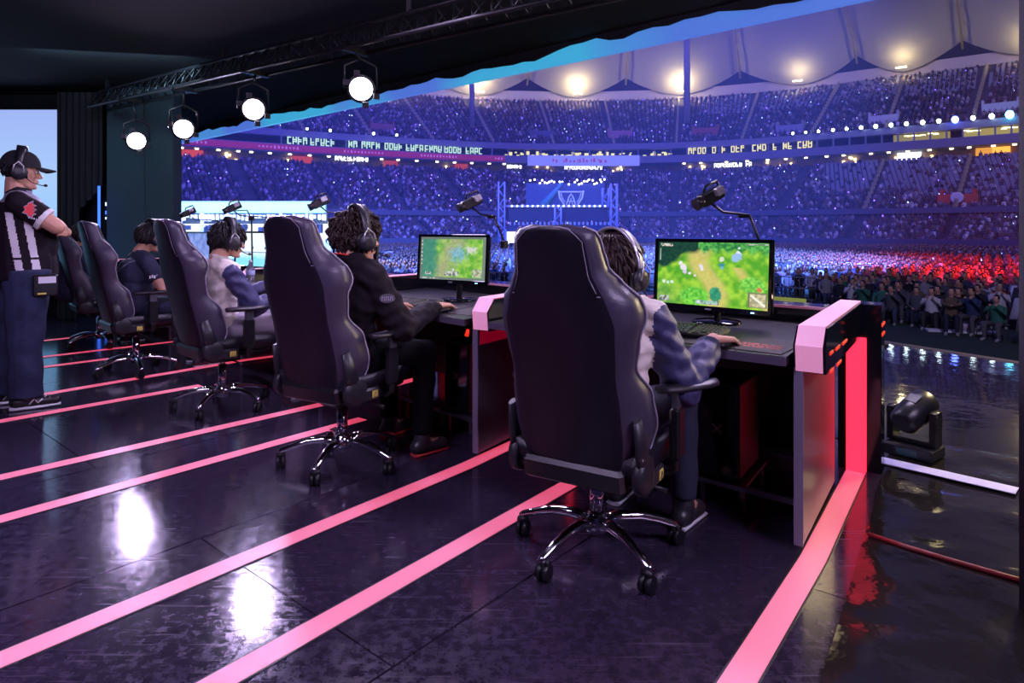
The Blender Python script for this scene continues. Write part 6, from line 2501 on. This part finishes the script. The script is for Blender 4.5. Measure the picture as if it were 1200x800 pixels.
sh_o = T_.fuse('shirt', [M_black_c, M_black_c, M_white_c, M_grey_c, M_dark], man, .0075, 3, fn_man, .004, 11, 2)
Lg = Body()
Lg.ell((0, .02, .93), (.165, .165, .09))
for s in 'RL':
    h, k_n, a = Vv(LG['hip' + s]), Vv(LG['kn' + s]), Vv(LG['an' + s])
    Lg.cap(h + Vv((0, .0, .06)), k_n, .150, .108, 0, True); Lg.cap(k_n, a - Vv((0, 0, .02)), .108, .098, flat1=True)
Lg.fuse('jeans', [M_jeans], man, .010, 4, None, .009, 9, 4)
for s in 'RL':
    a = Vv(LG['an' + s])
    S_ = Body()
    S_.cap((a.x, a.y - .05, .055), (a.x, a.y + .17, .045), .046, .036); S_.cap((a.x, a.y, .10), (a.x, a.y + .05, .06), .048, .042)
    so = S_.fuse('shoe', [M_plastic], man, .008, 2)
    MB().tube([(a.x, a.y - .09, .014), (a.x, a.y + .03, .012), (a.x, a.y + .20, .016)], [.044, .048, .036], 14, flat=.30, up=(0, 0, 1)).build('sole', M_white, so)
    pp = MB()
    for q in range(4):
        pp.tube([(a.x - .03, a.y + .06 + q * .025, .094 - q * .008), (a.x, a.y + .066 + q * .025, .100 - q * .008), (a.x + .03, a.y + .06 + q * .025, .094 - q * .008)], .004, 5)
    pp.build('laces', M_white_c, so)
    MB().tube([(a.x + .046, a.y + .02, .04), (a.x + .046, a.y + .05, .075), (a.x + .045, a.y + .07, .045), (a.x + .044, a.y + .095, .07)], .005, 5).build('side_mark', M_white_c, so)
# cap
cp = MB()
vs, fs = [], []
for i in range(10):
    ph = PI / 2 * i / 9
    for q in range(24):
        t = 2 * PI * q / 24
        vs.append(hd + Rm @ Vv((.100 * math.cos(t) * math.cos(ph) ** .8 if i < 9 else 0, .122 * math.sin(t) * math.cos(ph) ** .8 - .012 if i < 9 else -.01, .030 + .120 * math.sin(ph))))
for i in range(9):
    for q in range(24):
        j = (q + 1) % 24
        fs.append((i * 24 + q, i * 24 + j, (i + 1) * 24 + j, (i + 1) * 24 + q))
cp.add(vs, fs, 0, True)
capo = cp.build('cap', M_dark, man)
vs, fs = [], []
for (dz) in (0, .007):
    for i in range(7):
        v = i / 6
        for q in range(13):
            u = q / 12 * 2 - 1
            x = .088 * u * (1 - .12 * v); y = .080 + .034 * math.sqrt(max(0, 1 - u * u * .8)) + v * .085 * math.sqrt(max(.0, 1 - u * u * .75))
            vs.append(hd + Rm @ Vv((x, y, .038 - .018 * u * u - v * .010 + dz)))
for i in range(6):
    for q in range(12):
        a = i * 13 + q
        fs += [(a, a + 1, a + 14, a + 13), (91 + a, 91 + a + 13, 91 + a + 14, 91 + a + 1)]
ed_ = [i for i in range(13)] + [13 * i + 12 for i in range(1, 7)] + [78 + q for q in range(11, -1, -1)] + [13 * i for i in range(5, 0, -1)]
for a, c in zip(ed_, ed_[1:] + ed_[:1]):
    fs.append((a, 91 + a, 91 + c, c))
MB().add(vs, fs, 0, True).build('cap_peak', M_dark, capo)
Rw = Matrix.Rotation(-R(AZM), 3, 'Z') @ Rm
headset(world_of(man, hd), Rw, 'large black headset with boom microphone worn over the man\'s cap', M_plastic, AZM, 1.16, True, 1)
# red winged emblem and small letters on the right sleeve
a, b_ = Vv(J['shR']), Vv(J['elR'])
pc = a.lerp(b_, .40) + Vv((.080, -.018, .014))
pn = Vv((1, -.18, .12)).normalized()
pr = pn.to_track_quat('Z', 'Y').to_matrix()
e = MB()
star = [(-.052, .018), (-.034, .016), (-.024, .034), (-.012, .018), (0, .036), (.012, .018), (.024, .034), (.034, .016), (.052, .018), (.040, -.006), (.026, -.012), (.018, -.034), (0, -.020), (-.018, -.034), (-.026, -.012), (-.040, -.006)]
n = len(star)


def emb(scale, z, m, nm, par):
    bb_ = MB()
    vs = [pc + pr @ Vv((y_ * scale, x_ * scale, zz)) for zz in (z, z + .0025) for x_, y_ in star]
    c0 = pc + pr @ Vv((0, 0, z + .0025))
    vs.append(c0)
    fs = [(k, (k + 1) % n, n + (k + 1) % n, n + k) for k in range(n)] + [(n + k, n + (k + 1) % n, 2 * n) for k in range(n)]
    return bb_.add(vs, fs).build(nm, m, par)


emb(1.22, 0, M_piping, 'emblem_outline', man)
emb(1.0, .002, mat('emblem red', (.75, .03, .04), .5), 'sleeve_emblem', man)
t = MB()
for q in range(5):
    t.box(pc + Vv((.004, .018, -.052)) + Vv((0, .014 * q - .02, -.004 * q)), (.003, .008, .010))
o = t.build('sleeve_lettering', M_white_c, man); o['kind'] = 'stuff'
MB().tube([(0.05, -.079, 1.50), (.075, -.03, 1.53), (.07, .03, 1.515), (.0, .075, 1.49), (-.07, .03, 1.515), (-.075, -.03, 1.53), (-.04, -.079, 1.50)], .005, 6).build('collar_cord', M_dark, man)
# radio pack on the belt
bp = world_of(man, (.215, .150, .860))
rp = thing('belt_pack', 'black radio pack with white label clipped to the standing man\'s belt', 'radio pack', bp, AZM - 8)
MB().box((0, 0, 0), (.055, .145, .150), bev=.010).build('case', M_plastic, rp)
MB().box((.029, .010, .038), (.003, .100, .045)).build('white_label', M_white, rp)
MB().box((.029, -.02, -.055), (.003, .05, .012)).build('amber_mark', M_yellow, rp)
MB().tube([(0, -.03, -.07), (.0, -.10, -.10), (-.02, -.15, -.03), (-.03, -.12, .12), (-.06, -.15, .35)], .003, 6).build('cable', M_plastic, rp)
MB().box((-.03, 0, .02), (.012, .05, .08)).build('clip', M_plastic, rp)
# =================================================================== THINGS ON THE DESKS AND ON THE DECK
def st_pt(i, f, r_, az):
    """a point f in front and r_ to the right of chair i's hub along a bearing"""
    n_, s_ = direc(az)
    return Vector((CH[i][0][0], CH[i][0][1], DZ)) + n_ * f + s_ * r_


def hand_pt(root, J, side, fwd=.085):
    w = Vector(J['wr' + side]); f = Vector(J['hand' + side][0]).normalized()
    return world_of(root, w + f * fwd)


kb_az = (33, 33, 45, 45, 46)
keyboard(st_pt(0, .66, .05, 37), 38, 'black gaming keyboard before the bright green meadow monitor')
keyboard(st_pt(1, .66, -.20, 40), 34, 'black gaming keyboard before the pale green and teal monitor')
keyboard(st_pt(2, .62, -.12, 45), 45, 'black keyboard under the bowl-cut player\'s raised hand')
keyboard(st_pt(3, .60, -.08, 44), 45, 'black keyboard in front of the player in the navy shirt')
keyboard(st_pt(4, .60, -.08, 44), 45, 'black keyboard at the farthest seat')
who = ('nearest player', 'curly-haired player', 'bowl-cut player', 'navy-shirted player', 'farthest player')
for i, (rt, Jx) in enumerate(((pl1, J1), (pl2, J2), (pl3, J3), (pl4, J4), (pl5, J5))):
    h = hand_pt(rt, Jx, 'R', .07)
    az = (40, 40, 45, 45, 44)[i]
    n_, s_ = direc(az)
    mat_pad(Vector((h.x, h.y, 0)) + n_ * .12 + s_ * .04, az, 'dark mouse pad%s under the %s\'s hand' % (' with worn red print' if i == 0 else '', who[i]), i == 0)
    mouse(Vector((h.x, h.y, DZ + .0045)), az, 'black mouse under the %s\'s hand' % who[i])
# water bottle
wb = Q(293.5, 330, 5.55)
wb.z = DZ
btl = thing('water_bottle', 'clear plastic water bottle standing on the desk past the bowl-cut player', 'bottle', wb, 0)
M_pet = mat('clear plastic', (.85, .88, 1.0), .06, trans=.9, spec=.5)
prof = [(.034, .0), (.037, .006), (.037, .05), (.035, .055), (.037, .062), (.037, .085), (.035, .09), (.037, .097), (.037, .135), (.033, .155), (.022, .178), (.013, .190), (.0125, .206)]
MB().lathe(prof, (0, 0, 0), 24).build('bottle_body', M_pet, btl)
MB().lathe([(.0372, .095), (.0378, .096), (.0378, .134), (.0372, .135)], (0, 0, 0), 24).build('bottle_label', mat('bottle label', (.45, .5, .8), .4), btl)
MB().lathe([(.0145, .203), (.0145, .220), (.012, .222)], (0, 0, 0), 16).build('bottle_cap', M_white, btl)
# boom stand beside the fourth monitor
bs = Q(296, 320, 5.95); bs.z = DZ
st = thing('microphone_stand', 'thin black desk stand with crossbar beside the white and cyan monitor', 'stand', bs, 0)
MB().lathe([(.06, 0), (.06, .008), (.012, .014)], n=20).build('stand_base', M_plastic, st)
MB().cyl((0, 0, .01), (-.01, 0, .60), .008, n=8).build('pole', M_plastic, st)
MB().box((-.01, 0, .585), (.05, .03, .04), bev=.004).build('joint', M_plastic, st)
MB().tube([(-.01, 0, .58), (-.05, 0, .66), (-.16, 0, .655)], .006, 6).build('boom', M_plastic, st)

# moving head light on the foil
mp = P(1071, 533, 0.012)
mh = thing('moving_head_light', 'black moving-head stage light standing on the foil behind the white tape', 'stage light', (mp.x, mp.y, .012), 52)
MB().box((0, 0, .035), (.24, .20, .07), bev=.01).build('base', M_plastic, mh)
for sx_ in (-1, 1):
    for sy_ in (-1, 1):
        MB().cyl((sx_ * .09, sy_ * .07, -.002), (sx_ * .09, sy_ * .07, .006), .012, n=8).build('foot', M_plastic_g, mh)
yk = MB()
for s in (-1, 1):
    yk.prism([(s * .105 - .016, -.045), (s * .105 + .016, -.045), (s * .105 + .016, .045), (s * .105 - .016, .045)], .075, .255)
    yk.cyl((s * .088, 0, .22), (s * .126, 0, .22), .040, n=16)
yk.box((0, 0, .085), (.24, .09, .025), bev=.006)
yk.build('yoke', M_plastic, mh)
hr = Matrix.Rotation(R(-62), 3, 'X') @ Matrix.Rotation(R(12), 3, 'Y')
hd_ = MB()
hd_.lathe([(.050, -.12), (.072, -.10), (.080, -.02), (.078, .06), (.072, .115), (.066, .12)], (0, 0, .235), 20, 0, hr)
hd_.build('lamp_head', M_plastic, mh)
MB().lathe([(.060, .118), (.050, .126), (.02, .130)], (0, 0, .235), 20, 0, hr).build('lens', mat('dark lens', (.04, .05, .09), .08), mh)
MB().box(Vector((0, 0, .235)) + hr @ Vector((0, -.079, .02)), (.06, .006, .06), hr).build('vent_panel', M_plastic, mh)
MB().box((0, -.101, .035), (.10, .004, .035)).build('control_display', mat('dim display', (.02, .06, .07), .2), mh)
# unused floor lamp; the added unseen fill gilds the foil instead
wl_ = thing('floor_flood', 'low warm flood lamp on the deck throwing gold light over the foil', 'stage light', (2.55, 4.35, .012), 200) if False else None
